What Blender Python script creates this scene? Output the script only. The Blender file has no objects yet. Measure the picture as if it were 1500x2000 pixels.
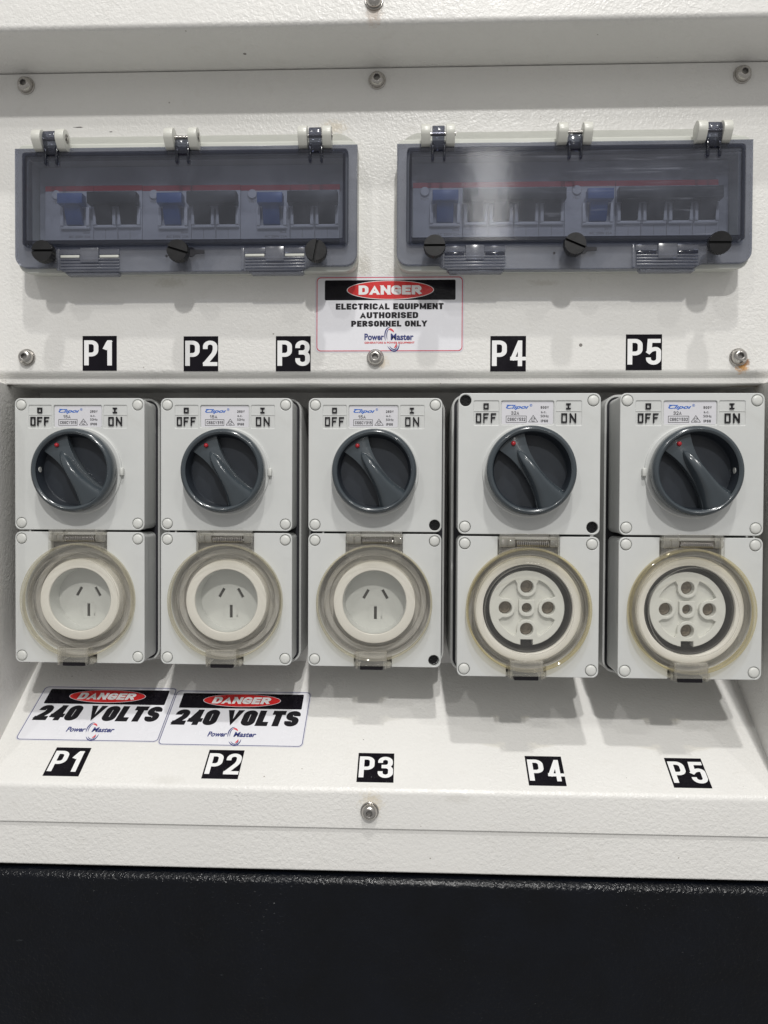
import bpy, bmesh, math, random
from mathutils import Vector, Matrix
random.seed(7)
C = bpy.context.scene.collection
S = bpy.context.scene
MM = 0.001
PI = math.pi

# ------------------------------------------------------------------ camera
cam_d = bpy.data.cameras.new('camera')
cam = bpy.data.objects.new('camera', cam_d); C.objects.link(cam)
yaw, pitch, roll = 0.03850828, 0.01722368, 0.00486868
cy, sy, cp, sp = math.cos(yaw), math.sin(yaw), math.cos(pitch), math.sin(pitch)
fwd = Vector((-sy*cp, cy*cp, -sp)); right = Vector((cy, sy, 0)); up = right.cross(fwd)
r_ = right*math.cos(roll) + up*math.sin(roll); u_ = r_.cross(fwd)
cam.matrix_world = Matrix(((r_.x, u_.x, -fwd.x, 0), (r_.y, u_.y, -fwd.y, -0.545), (r_.z, u_.z, -fwd.z, 0), (0, 0, 0, 1)))
cam_d.sensor_fit = 'VERTICAL'; cam_d.sensor_height = 36; cam_d.lens = 27.0
cam_d.clip_start = 0.02; cam_d.clip_end = 50
S.camera = cam

# ------------------------------------------------------------------ world: the even light of a big indoor hall
W = bpy.data.worlds.new('World'); S.world = W; W.use_nodes = True
nt = W.node_tree; nt.nodes.clear()
tc = nt.nodes.new('ShaderNodeTexCoord'); sx = nt.nodes.new('ShaderNodeSeparateXYZ')
rmp = nt.nodes.new('ShaderNodeValToRGB'); mr = nt.nodes.new('ShaderNodeMapRange')
mr.inputs[1].default_value = -1; mr.inputs[2].default_value = 1
bg = nt.nodes.new('ShaderNodeBackground'); wo = nt.nodes.new('ShaderNodeOutputWorld')
nt.links.new(tc.outputs['Generated'], sx.inputs[0]); nt.links.new(sx.outputs['Z'], mr.inputs[0])
nt.links.new(mr.outputs[0], rmp.inputs[0]); nt.links.new(rmp.outputs[0], bg.inputs[0]); nt.links.new(bg.outputs[0], wo.inputs[0])
e = rmp.color_ramp.elements
e[0].position = 0.0; e[0].color = (0.30, 0.295, 0.285, 1)
e[1].position = 1.0; e[1].color = (0.48, 0.475, 0.465, 1)
m_ = rmp.color_ramp.elements.new(0.5); m_.color = (0.355, 0.35, 0.347, 1)
bg.inputs[1].default_value = 0.93

# ------------------------------------------------------------------ lamps: ceiling lamps of the hall, in a row towards the viewer, then one added strip
def lamp(name, loc, watts, size, target=(0, 0, 0), size_y=None, col=(1, 0.985, 0.955)):
    d = bpy.data.lights.new(name, 'AREA'); d.energy = watts; d.color = col
    d.shape = 'RECTANGLE' if size_y else 'DISK'; d.size = size
    if size_y: d.size_y = size_y
    o = bpy.data.objects.new(name, d); C.objects.link(o); o.location = loc
    o.rotation_euler = (Vector(target) - Vector(loc)).to_track_quat('-Z', 'Y').to_euler()
    return o
lamp('hall_light', (0.28, -2.70, 2.18), 41, 0.11)
lamp('hall_light', (0.20, -1.75, 3.45), 46, 0.14)
lamp('hall_light', (-1.25, -2.9, 2.75), 13, 0.12)
lamp('hall_light', (1.75, -2.9, 3.1), 13, 0.12)
lamp('hall_light', (0.31, -2.75, 1.25), 2.0, 0.13, size_y=0.72)  # low upright strip, added to give the glare streak in the right lid
S.view_settings.view_transform = 'Standard'
S.view_settings.look = 'None'; S.view_settings.exposure = 0.10; S.view_settings.gamma = 1
S.cycles.transparent_max_bounces = 32; S.cycles.max_bounces = 10

# ------------------------------------------------------------------ materials
def newmat(name):
    m = bpy.data.materials.new(name); m.use_nodes = True
    n = m.node_tree; n.nodes.clear()
    out = n.nodes.new('ShaderNodeOutputMaterial')
    return m, n, out
def N(n, t, **kw):
    x = n.nodes.new(t)
    for k, v in kw.items():
        if k.startswith('i_'): x.inputs[k[2:].replace('_', ' ')].default_value = v
        else: setattr(x, k, v)
    return x
def mixcol(n, fac, a, b, blend='MIX'):
    x = n.nodes.new('ShaderNodeMix'); x.data_type = 'RGBA'; x.blend_type = blend
    for sock, v in ((x.inputs[0], fac), (x.inputs[6], a), (x.inputs[7], b)):
        if hasattr(v, 'is_output'): n.links.new(v, sock)
        elif isinstance(v, (int, float)): sock.default_value = v
        else: sock.default_value = (*v, 1)
    return x.outputs[2]
def maprange(n, v, a, b, c=0, d=1):
    x = n.nodes.new('ShaderNodeMapRange'); n.links.new(v, x.inputs[0])
    for i, q in enumerate((a, b, c, d)): x.inputs[i+1].default_value = q
    return x.outputs[0]
def math_(n, op, a, b=None):
    x = n.nodes.new('ShaderNodeMath'); x.operation = op
    for i, v in enumerate((a, b)):
        if v is None: continue
        if hasattr(v, 'is_output'): n.links.new(v, x.inputs[i])
        else: x.inputs[i].default_value = v
    return x.outputs[0]
def noise(n, vec, scale, detail=2, rough=.5, dist=0):
    x = N(n, 'ShaderNodeTexNoise'); x.inputs['Scale'].default_value = scale; x.inputs['Detail'].default_value = detail
    x.inputs['Roughness'].default_value = rough; x.inputs['Distortion'].default_value = dist
    n.links.new(vec, x.inputs['Vector']); return x.outputs[0]
def flecks(n, vec, scale, size, keep):
    """small irregular dark specks: a few cells of a voronoi pattern each hold one fleck"""
    v = N(n, 'ShaderNodeTexVoronoi'); v.inputs['Scale'].default_value = scale; n.links.new(vec, v.inputs['Vector'])
    sep = N(n, 'ShaderNodeSeparateColor'); n.links.new(v.outputs['Color'], sep.inputs[0])
    on = math_(n, 'GREATER_THAN', sep.outputs[0], 1-keep)
    sz = math_(n, 'MULTIPLY', sep.outputs[1], size)
    hit = math_(n, 'LESS_THAN', v.outputs['Distance'], sz)
    return math_(n, 'MULTIPLY', on, hit)

def plain(name, col, rough=.45, metal=0, spec=.5, bump=None, var=.03, flk=None, coat=0, anis=False, dirt=None):
    m, n, out = newmat(name)
    p = N(n, 'ShaderNodeBsdfPrincipled'); n.links.new(p.outputs[0], out.inputs[0])
    t = N(n, 'ShaderNodeTexCoord'); vec = t.outputs['Object']
    c = mixcol(n, maprange(n, noise(n, vec, 60, 4, .6), .3, .7), [x*(1-var) for x in col], [min(1, x*(1+var)) for x in col])
    if dirt:   # smudges and wipe marks of handling
        dcol, amt = dirt
        msk = maprange(n, noise(n, vec, 34, 6, .68, .6), .58, .80, 0, amt)
        c = mixcol(n, msk, c, dcol)
    if flk:
        c = mixcol(n, math_(n, 'MULTIPLY', flecks(n, vec, *flk), .75), c, (.09, .075, .06))
    n.links.new(c, p.inputs['Base Color'])
    rr = maprange(n, noise(n, vec, 90, 3), .3, .7, max(.02, rough-.06), rough+.06); n.links.new(rr, p.inputs['Roughness'])
    p.inputs['Metallic'].default_value = metal; p.inputs['Specular IOR Level'].default_value = spec
    if coat: p.inputs['Coat Weight'].default_value = coat; p.inputs['Coat Roughness'].default_value = .1
    if bump:
        sc, dist = bump
        b = N(n, 'ShaderNodeBump'); b.inputs['Strength'].default_value = 1; b.inputs['Distance'].default_value = dist
        n.links.new(noise(n, vec, sc, 2, .5), b.inputs['Height']); n.links.new(b.outputs[0], p.inputs['Normal'])
    return m

def powder(name, col, rough, depth, dark=False):
    """powder coat with orange-peel relief, dust, flecks and rust runs below two fasteners"""
    m, n, out = newmat(name)
    p = N(n, 'ShaderNodeBsdfPrincipled'); n.links.new(p.outputs[0], out.inputs[0])
    t = N(n, 'ShaderNodeTexCoord'); vec = t.outputs['Object']
    if dark:
        c = mixcol(n, maprange(n, noise(n, vec, 25, 5, .6), .35, .7), [x*.8 for x in col], [x*1.5 for x in col])
        c = mixcol(n, math_(n, 'MULTIPLY', flecks(n, vec, 150, .06, .02), .4), c, (.14, .15, .15))
        sm = N(n, 'ShaderNodeMapping'); n.links.new(vec, sm.inputs[0]); sm.inputs['Scale'].default_value = (60, 60, 260); sm.inputs['Rotation'].default_value = (0, .25, 0)
        scf = math_(n, 'MULTIPLY', maprange(n, noise(n, sm.outputs[0], 1, 4, .6, .4), .70, .80), maprange(n, noise(n, vec, 11, 2), .55, .66, 0, .5))
        c = mixcol(n, scf, c, (.09, .10, .11))
    else:
        c = mixcol(n, maprange(n, noise(n, vec, 9, 5, .62), .35, .68), [x*.955 for x in col], col)
        c = mixcol(n, maprange(n, noise(n, vec, 70, 6, .7, .4), .56, .80, 0, .16), c, (.50, .47, .40))
        c = mixcol(n, math_(n, 'MULTIPLY', flecks(n, vec, 60, .075, .16), .8), c, (.07, .055, .045))
        c = mixcol(n, math_(n, 'MULTIPLY', flecks(n, vec, 160, .10, .06), .6), c, (.2, .17, .13))
        ndist = maprange(n, noise(n, vec, 420, 4, .6), .3, .7, -.0022, .0022)
        for (x, y, z, sx_, sz_, r, rc, am) in ((.2275, 0, .0945, 1.2, .8, .0062, (.62, .30, .07), .95), (.2300, 0, .0965, 1, 1, .0036, (.22, .09, .03), .8),
                                      (-.0225, 0, .0965, 1.1, 1, .0055, (.60, .42, .18), .35), (-.058, .0, .262, .5, 1, .006, (.62, .50, .30), .4),
                                      (-.0270, -.04, -.2025, 1, .8, .0085, (.62, .53, .36), .5), (-.047, -.006, -.170, .5, .5, .0016, (.70, .38, .10), .9),
                                      (-.0270, -.048, .3125, 1.2, .7, .0075, (.50, .34, .22), .45),
                                      (-.175, 0, .1535, .35, 1.2, .005, (.40, .38, .30), .3), (-.036, 0, .1635, 1, .5, .006, (.42, .38, .30), .35), (-.014, 0, .158, 1, .8, .006, (.42, .38, .30), .35), (.09, 0, .152, .3, 1.6, .004, (.42, .38, .30), .25),
                                      (-.241, 0, .2645, .25, 2.2, .0011, (.04, .03, .03), 1), (-.2176, 0, .261, .6, 2, .0009, (.04, .03, .03), 1), (.238, .02, .0835, .5, 1, .008, (.30, .20, .10), .7), (-.2975, .01, .083, .5, 1, .005, (.08, .06, .05), .8),
                                      (.03, -.04, -.1975, .35, 1, .004, (.5, .47, .42), .22), (-.165, -.036, -.1905, .35, 1, .005, (.52, .50, .45), .22)):
            g = N(n, 'ShaderNodeVectorMath', operation='SUBTRACT'); n.links.new(vec, g.inputs[0]); g.inputs[1].default_value = (x, y, z)
            g2 = N(n, 'ShaderNodeVectorMath', operation='MULTIPLY'); n.links.new(g.outputs[0], g2.inputs[0]); g2.inputs[1].default_value = (sx_, 1, sz_)
            L = N(n, 'ShaderNodeVectorMath', operation='LENGTH'); n.links.new(g2.outputs[0], L.inputs[0])
            d = math_(n, 'ADD', L.outputs['Value'], math_(n, 'MULTIPLY', ndist, r/.006))
            c = mixcol(n, maprange(n, d, r, r*.35, 0, am), c, rc)
    n.links.new(c, p.inputs['Base Color'])
    p.inputs['Specular IOR Level'].default_value = .30 if dark else .5
    rr = maprange(n, noise(n, vec, 140, 3), .3, .7, rough-.07, rough+.07); n.links.new(rr, p.inputs['Roughness'])
    b1 = N(n, 'ShaderNodeBump'); b1.inputs['Distance'].default_value = depth
    h = math_(n, 'ADD', noise(n, vec, 430, 1.5, .5, .35), math_(n, 'MULTIPLY', noise(n, vec, 900, 1, .5), .35))
    # the relief is stronger in some patches of the coat than in others
    h = math_(n, 'MULTIPLY', h, maprange(n, noise(n, vec, 14, 2), .35, .65, .55, 1.15))
    n.links.new(h, b1.inputs['Height']); n.links.new(b1.outputs[0], p.inputs['Normal'])
    return m

def clear(name, tint, haze, hcol, rough=.04, scratch=0, ior=1.45):
    m, n, out = newmat(name)
    t = N(n, 'ShaderNodeTexCoord'); vec = t.outputs['Object']
    tr = N(n, 'ShaderNodeBsdfTransparent'); tr.inputs[0].default_value = (*tint, 1)
    df = N(n, 'ShaderNodeBsdfDiffuse'); df.inputs[0].default_value = (*hcol, 1)
    mp = N(n, 'ShaderNodeMapping'); n.links.new(vec, mp.inputs[0])
    hz = maprange(n, noise(n, vec, 28, 4, .6, .5), .35, .75, haze*.7, haze*1.5)
    if scratch:
        mp.inputs['Scale'].default_value = (22, 22, 900); mp.inputs['Rotation'].default_value = (0, .035, 0)
        ln = maprange(n, noise(n, mp.outputs[0], 1, 3, .6, .8), .60, .72)
        zone = maprange(n, noise(n, vec, 16, 2), .42, .62)
        mp2 = N(n, 'ShaderNodeMapping'); n.links.new(vec, mp2.inputs[0]); mp2.inputs['Scale'].default_value = (14, 14, 700); mp2.inputs['Rotation'].default_value = (0, -.28, 0)
        ln2 = maprange(n, noise(n, mp2.outputs[0], 1, 2, .5, .5), .69, .74, 0, .7)
        hz = math_(n, 'ADD', hz, math_(n, 'MULTIPLY', math_(n, 'MULTIPLY', ln, zone), scratch))
        hz = math_(n, 'ADD', hz, math_(n, 'MULTIPLY', ln2, scratch*.7))
    m1 = N(n, 'ShaderNodeMixShader'); n.links.new(hz, m1.inputs[0]); n.links.new(tr.outputs[0], m1.inputs[1]); n.links.new(df.outputs[0], m1.inputs[2])
    gl = N(n, 'ShaderNodeBsdfGlossy'); gl.inputs['Roughness'].default_value = rough
    bp = N(n, 'ShaderNodeBump'); bp.inputs['Distance'].default_value = .0002; bp.inputs['Strength'].default_value = .4
    n.links.new(noise(n, vec, 60, 2), bp.inputs['Height']); n.links.new(bp.outputs[0], gl.inputs['Normal'])
    lw = N(n, 'ShaderNodeLayerWeight'); lw.inputs[0].default_value = .5     # thin sheet: the same reflectance from both sides
    fr = math_(n, 'ADD', math_(n, 'MULTIPLY', math_(n, 'POWER', lw.outputs['Facing'], 5.0), .8), .036)
    m2 = N(n, 'ShaderNodeMixShader'); n.links.new(fr, m2.inputs[0]); n.links.new(m1.outputs[0], m2.inputs[1]); n.links.new(gl.outputs[0], m2.inputs[2])
    n.links.new(m2.outputs[0], out.inputs[0])
    return m

M_ = {}
M_['paint'] = powder('white_powder_coat', (.795, .785, .76), .36, .00040)
M_['black'] = powder('black_powder_coat', (.0016, .0024, .0046), .22, .0008, dark=True)
M_['plate'] = plain('pale_grey_plastic', (.60, .61, .60), .36, bump=(1500, .00003), var=.02, flk=(110, .06, .05), dirt=((.42, .41, .37), .22))
M_['plate2'] = plain('grey_box_plastic', (.47, .475, .465), .42, var=.03)
M_['well'] = plain('grey_well_plastic', (.46, .445, .42), .5, var=.05)
M_['capm'] = plain('pale_cap_plastic', (.63, .635, .61), .38, var=.02)
M_['ring'] = plain('cream_white_plastic', (.80, .775, .72), .4, var=.02, dirt=((.6, .52, .40), .18))
M_['face'] = plain('socket_face_plastic', (.62, .63, .61), .45, var=.03, flk=(90, .06, .06))
M_['face32'] = plain('white_socket_core_plastic', (.72, .725, .69), .4, var=.02, dirt=((.5, .46, .36), .15))
M_['gasket'] = plain('black_gasket_rubber', (.012, .012, .018), .6)
M_['knob'] = plain('slate_grey_plastic', (.050, .062, .072), .22, bump=(300, .00006), var=.06, coat=.3)
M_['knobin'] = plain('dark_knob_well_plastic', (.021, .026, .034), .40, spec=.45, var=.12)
M_['red'] = plain('red_indicator_plastic', (.42, .02, .03), .3)
M_['ink'] = plain('black_ink', (.010, .009, .012), .45, spec=.25)
M_['inkgloss'] = plain('black_vinyl', (.007, .006, .009), .2, spec=.16, bump=(260, .00010), var=.2)
M_['white'] = plain('white_vinyl', (.78, .78, .82), .25, bump=(120, .00008), var=.015)
M_['letter'] = plain('white_vinyl_lettering', (.84, .84, .84), .3, var=.01)
M_['lab'] = plain('printed_label_film', (.66, .655, .69), .3, var=.02)
M_['dred'] = plain('danger_red_ink', (.62, .022, .022), .28, var=.05)
M_['bred'] = plain('border_red_ink', (.60, .05, .09), .3)
M_['lred'] = plain('logo_red_ink', (.70, .08, .09), .3)
M_['blue'] = plain('logo_navy_ink', (.03, .04, .18), .3)
M_['cblue'] = plain('logo_blue_ink', (.02, .13, .52), .3)
M_['steel'] = plain('stainless_steel', (.50, .48, .455), .24, metal=1, bump=(900, .00004), var=.12)
M_['hexin'] = plain('dull_steel_recess', (.26, .25, .24), .4, metal=.8, var=.2)
M_['brass'] = plain('aged_brass_contact', (.22, .18, .13), .55, metal=.3, bump=(500, .0004), var=.5)
M_['slot'] = plain('dark_slot_interior', (.035, .033, .03), .6)
M_['bscrew'] = plain('black_plastic_screw', (.014, .014, .015), .36, spec=.3, bump=(600, .00005), var=.2)
M_['ebase'] = plain('pale_green_grey_plastic', (.54, .55, .505), .42, bump=(1200, .00003), var=.025, dirt=((.35, .33, .26), .25))
M_['lug'] = plain('cream_hinge_plastic', (.62, .62, .57), .33, var=.02)
M_['inner'] = plain('grey_inner_plate', (.50, .50, .51), .5)
M_['brk'] = plain('light_grey_breaker_plastic', (.66, .655, .67), .45, var=.02)
M_['brk2'] = plain('white_breaker_plastic', (.84, .83, .84), .45, var=.02)
M_['tblue'] = plain('blue_toggle_plastic', (.05, .125, .36), .35)
M_['tblack'] = plain('charcoal_toggle_plastic', (.014, .015, .018), .4)
M_['stripe'] = plain('red_stripe', (.55, .01, .03), .4)
M_['smoke'] = clear('smoked_polycarbonate', (.705, .725, .775), .085, (.28, .295, .345), .05)
M_['smoke_s'] = clear('scratched_smoked_polycarbonate', (.705, .725, .775), .09, (.29, .305, .36), .09, scratch=.30)
M_['smoke_f'] = clear('frosted_smoked_polycarbonate', (.67, .69, .75), .28, (.37, .38, .42), .20)
M_['smoke_d'] = clear('dark_smoked_polycarbonate', (.46, .475, .54), .16, (.07, .075, .10), .12)
M_['pc'] = clear('clear_polycarbonate', (.988, .986, .975), .03, (.62, .61, .58), .03)
M_['pc_y'] = clear('yellowed_polycarbonate', (.95, .91, .78), .13, (.78, .72, .50), .05)
M_['pc_e'] = clear('thick_clear_polycarbonate', (.965, .96, .945), .07, (.58, .57, .54), .06)
M_['pc_l'] = clear('thick_moulded_polycarbonate', (.96, .95, .93), .17, (.68, .67, .62), .05)
M_['pc_r'] = clear('faintly_yellowed_polycarbonate', (.955, .935, .87), .14, (.74, .70, .56), .05)

# ------------------------------------------------------------------ mesh tools (all in millimetres; y points into the cabinet)
class MB:
    def __init__(s): s.v = []; s.f = []
    def add(s, vs, fs, off=(0, 0, 0)):
        k = len(s.v); s.v += [(a+off[0], b+off[1], c+off[2]) for a, b, c in vs]; s.f += [tuple(i+k for i in f) for f in fs]; return s
    def box(s, x0, x1, y0, y1, z0, z1):
        v = [(x, y, z) for x in (x0, x1) for y in (y0, y1) for z in (z0, z1)]
        return s.add(v, [(0, 1, 3, 2), (4, 6, 7, 5), (0, 4, 5, 1), (2, 3, 7, 6), (0, 2, 6, 4), (1, 5, 7, 3)])
    def lathe(s, prof, n=40, cx=0, cz=0, axis='Y', o=0):
        """profile of (radius, along axis); a radius of 0 closes the end"""
        vs = []; rows = []
        for r, y in prof:
            if r <= 1e-6: rows.append([len(vs)]); vs.append((0, y, 0))
            else:
                rows.append(list(range(len(vs), len(vs)+n)))
                vs += [(r*math.cos(2*PI*i/n), y, r*math.sin(2*PI*i/n)) for i in range(n)]
        fs = []
        for a, b in zip(rows, rows[1:]):
            for i in range(n):
                j = (i+1) % n
                if len(a) == 1 and len(b) > 1: fs.append((a[0], b[i], b[j]))
                elif len(b) == 1 and len(a) > 1: fs.append((a[i], a[j], b[0]))
                elif len(a) > 1: fs.append((a[i], a[j], b[j], b[i]))
        if axis == 'X': vs = [(y, o+x, z) for x, y, z in vs]; return s.add(vs, fs, (cx, 0, cz))
        return s.add(vs, fs, (cx, o, cz))
    def prism(s, poly, y0, y1):
        n = len(poly); v = [(x, y0, z) for x, z in poly] + [(x, y1, z) for x, z in poly]
        return s.add(v, [tuple(range(n)), tuple(range(2*n-1, n-1, -1))] + [(i, i+n, (i+1) % n+n, (i+1) % n) for i in range(n)])
    def loft(s, rings, cap0=True, cap1=True, close=False):
        n = len(rings[0]); v = [p for r in rings for p in r]; f = []
        R = len(rings)
        for k in range(R if close else R-1):
            a = k*n; b = ((k+1) % R)*n
            f += [(a+i, a+(i+1) % n, b+(i+1) % n, b+i) for i in range(n)]
        if not close:
            if cap0: f.append(tuple(range(n)))
            if cap1: f.append(tuple(range((R-1)*n, R*n)))
        return s.add(v, f)
    def xprof(s, prof, x0, x1):
        """closed (y,z) outline pulled along x"""
        n = len(prof); v = [(x0, y, z) for y, z in prof] + [(x1, y, z) for y, z in prof]
        return s.add(v, [tuple(range(n)), tuple(range(2*n-1, n-1, -1))] + [(i, i+n, (i+1) % n+n, (i+1) % n) for i in range(n)])
    def tube(s, pts, r, n=6, closed=False):
        pts = [Vector(p) for p in pts]; rings = []
        for i, p in enumerate(pts):
            a = pts[i-1] if i or closed else p; b = pts[(i+1) % len(pts)] if i < len(pts)-1 or closed else p
            t = (b-a).normalized(); u = t.cross(Vector((0, 1, 0.01))).normalized(); w = t.cross(u)
            rings.append([tuple(p+u*r*math.cos(2*PI*k/n)+w*r*math.sin(2*PI*k/n)) for k in range(n)])
        return s.loft(rings, close=closed)
    def mesh(s, name, smooth=35, bevel=0, seg=2, recalc=True):
        me = bpy.data.meshes.new(name)
        me.from_pydata([(x*MM, y*MM, z*MM) for x, y, z in s.v], [], s.f)
        bm = bmesh.new(); bm.from_mesh(me)
        if recalc: bmesh.ops.recalc_face_normals(bm, faces=bm.faces)
        if bevel:
            es = [e for e in bm.edges if len(e.link_faces) == 2 and e.calc_face_angle(0) > math.radians(30)]
            bmesh.ops.bevel(bm, geom=es, offset=bevel*MM, segments=seg, affect='EDGES', profile=.5, clamp_overlap=True)
        bm.to_mesh(me); bm.free()
        if smooth:
            me.polygons.foreach_set('use_smooth', [True]*len(me.polygons)); me.set_sharp_from_angle(angle=math.radians(smooth))
        return me

def rrect(x0, x1, z0, z1, r, n=6):
    """rounded rectangle, counter-clockwise; r is one radius or (bl, br, tr, tl)"""
    rs = r if isinstance(r, (tuple, list)) else (r,)*4
    pts = []
    for (cx, cz, a0, rr) in ((x0, z0, PI, rs[0]), (x1, z0, 1.5*PI, rs[1]), (x1, z1, 0, rs[2]), (x0, z1, .5*PI, rs[3])):
        ox = cx + (rr if cx == x0 else -rr); oz = cz + (rr if cz == z0 else -rr)
        for i in range(n+1):
            a = a0 + .5*PI*i/n; pts.append((ox+rr*math.cos(a), oz+rr*math.sin(a)))
    return pts
def circ(cx, cz, r, n=40, rz=None): return [(cx+r*math.cos(2*PI*i/n), cz+(rz or r)*math.sin(2*PI*i/n)) for i in range(n)]

def shape(splines, y0, y1, bevel=0, res=1):
    """flat outline with holes, filled and given thickness from y0 (front) to y1 (back)"""
    cu = bpy.data.curves.new('tmp', 'CURVE'); cu.dimensions = '2D'; cu.fill_mode = 'BOTH'
    for pl in splines:
        sp_ = cu.splines.new('POLY'); sp_.points.add(len(pl)-1)
        for q, (x, z) in zip(sp_.points, pl): q.co = (x, z, 0, 1)
        sp_.use_cyclic_u = True
    t = abs(y1-y0)/2
    cu.extrude = max(t-bevel, 0); cu.bevel_depth = bevel; cu.bevel_resolution = res; cu.offset = -bevel
    o = bpy.data.objects.new('tmp', cu); me = bpy.data.meshes.new_from_object(o)
    ym = (y0+y1)/2
    vs = [(v.co.x, ym-v.co.z, v.co.y) for v in me.vertices]; fs = [tuple(p.vertices) for p in me.polygons]
    bpy.data.objects.remove(o); bpy.data.curves.remove(cu); bpy.data.meshes.remove(me)
    b = MB(); b.add(vs, fs); return b

def text(body, x0, x1, z0, z1, y, bold=0, shear=0, thick=0, space=1, sq=None):
    """flat lettering fitted to a box"""
    cu = bpy.data.curves.new('tmp', 'FONT'); cu.body = body; cu.size = 10; cu.offset = bold; cu.shear = shear
    cu.space_character = space; cu.resolution_u = 4; cu.fill_mode = 'FRONT' if not thick else 'BOTH'
    o = bpy.data.objects.new('tmp', cu); me = bpy.data.meshes.new_from_object(o)
    vs = [tuple(v.co) for v in me.vertices]; fs = [tuple(p.vertices) for p in me.polygons]
    bpy.data.objects.remove(o); bpy.data.curves.remove(cu); bpy.data.meshes.remove(me)
    ax = min(v[0] for v in vs); bx = max(v[0] for v in vs); ay = min(v[1] for v in vs); by = max(v[1] for v in vs)
    b = MB(); b.add([(x0+(v[0]-ax)/(bx-ax)*(x1-x0), y, z0+(v[1]-ay)/(by-ay)*(z1-z0)) for v in vs], fs)
    return b

def strokes(lines, w, y0, y1):
    """square-ended strokes, each a small box along a segment"""
    b = MB()
    for (x0, z0, x1, z1) in lines:
        d = Vector((x1-x0, z1-z0)); L = d.length; d /= L; nn = Vector((-d.y, d.x))*w/2; e = d*w/2*.98
        p = [(x0-e.x+nn.x, z0-e.y+nn.y), (x0-e.x-nn.x, z0-e.y-nn.y), (x1+e.x-nn.x, z1+e.y-nn.y), (x1+e.x+nn.x, z1+e.y+nn.y)]
        b.prism(p, y0, y1)
    return b

# a plain heavy stroke alphabet: paths in a unit box, third number = how far the corner is rounded
GL = {
 'A': [[(.03, 0, 0), (.5, 1.0, 0), (.97, 0, 0)], [(.25, .24, 0), (.75, .24, 0)]],
 'C': [[(1, .68, 0), (1, 1, 1), (0, 1, 1), (0, 0, 1), (1, 0, 1), (1, .32, 0)]],
 'D': [[(0, 0, 0), (1, 0, 1), (1, 1, 1), (0, 1, 0), 'c']],
 'E': [[(1, 1, 0), (0, 1, 0), (0, 0, 0), (1, 0, 0)], [(0, .5, 0), (.9, .5, 0)]],
 'G': [[(1, .70, 0), (1, 1, 1), (0, 1, 1), (0, 0, 1), (1, 0, .3), (1, .44, 0), (.52, .44, 0)]],
 'H': [[(0, 0, 0), (0, 1, 0)], [(1, 0, 0), (1, 1, 0)], [(0, .5, 0), (1, .5, 0)]],
 'I': [[(.5, 0, 0), (.5, 1, 0)]],
 'L': [[(0, 1, 0), (0, 0, 0), (1, 0, 0)]],
 'M': [[(0, 0, 0), (0, 1, 0)], [(1, 0, 0), (1, 1, 0)], [(0, 1.0, 0), (.5, .06, 0), (1, 1.0, 0)]],
 'N': [[(0, 0, 0), (0, 1, 0)], [(1, 0, 0), (1, 1, 0)], [(0, 1, 0), (1, 0, 0)]],
 'O': [[(0, 0, 1), (1, 0, 1), (1, 1, 1), (0, 1, 1), 'c']],
 'P': [[(0, 0, 0), (0, 1, 0)], [(0, 1, 0), (1, 1, 1), (1, .42, 1), (0, .42, 0)]],
 'Q': [[(0, 0, 1), (1, 0, 1), (1, 1, 1), (0, 1, 1), 'c'], [(.6, .25, 0), (1.05, -.05, 0)]],
 'R': [[(0, 0, 0), (0, 1, 0)], [(0, 1, 0), (1, 1, 1), (1, .46, 1), (0, .46, 0)], [(.45, .46, 0), (.98, 0, 0)]],
 'S': [[(1, .72, 0), (1, 1, 1), (0, 1, 1), (0, .52, 1), (1, .48, 1), (1, 0, 1), (0, 0, 1), (0, .28, 0)]],
 'T': [[(0, 1, 0), (1, 1, 0)], [(.5, 1, 0), (.5, 0, 0)]],
 'U': [[(0, 1, 0), (0, 0, 1), (1, 0, 1), (1, 1, 0)]],
 'V': [[(.03, 1.0, 0), (.5, 0, 0), (.97, 1.0, 0)]],
 'W': [[(0, 1, 0), (.25, 0, 0), (.5, .9, 0), (.75, 0, 0), (1, 1, 0)]],
 'Y': [[(0, 1, 0), (.5, .45, 0)], [(1, 1, 0), (.5, .45, 0)], [(.5, .5, 0), (.5, 0, 0)]],
 '0': [[(0, 0, 1), (1, 0, 1), (1, 1, 1), (0, 1, 1), 'c']],
 '1': [[(.02, .74, 0), (.55, 1.0, .4), (.72, 1.04, 0)], [(.74, 1.05, 0), (.74, 0, 0)]],
 '2': [[(0, .70, 0), (0, 1, 1), (1, 1, 1), (1, .56, .8), (.05, .04, 0)], [(0, 0, 0), (1, 0, 0)]],
 '3': [[(0, .74, 0), (0, 1, 1), (.96, 1, 1), (.96, .54, 1), (.35, .54, 0)], [(.35, .53, 0), (1, .53, 1), (1, 0, 1), (0, 0, 1), (0, .27, 0)]],
 '4': [[(1.08, .26, 0), (0, .26, .0)], [(.02, .26, 0), (.66, 1.0, 0)], [(.72, 1, 0), (.72, 0, 0)]],
 '5': [[(.95, 1, 0), (.14, 1, 0), (.06, .47, 0)], [(.05, .50, 0), (.3, .62, .6), (1, .64, 1), (1, 0, 1), (0, 0, 1), (0, .24, 0)]],
 '6': [[(1, .75, 0), (1, 1, 1), (0, 1, 1), (0, 0, 1), (1, 0, 1), (1, .56, 1), (.4, .56, 0)], [(.5, .56, 0), (.1, .56, 0)]],
}
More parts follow.
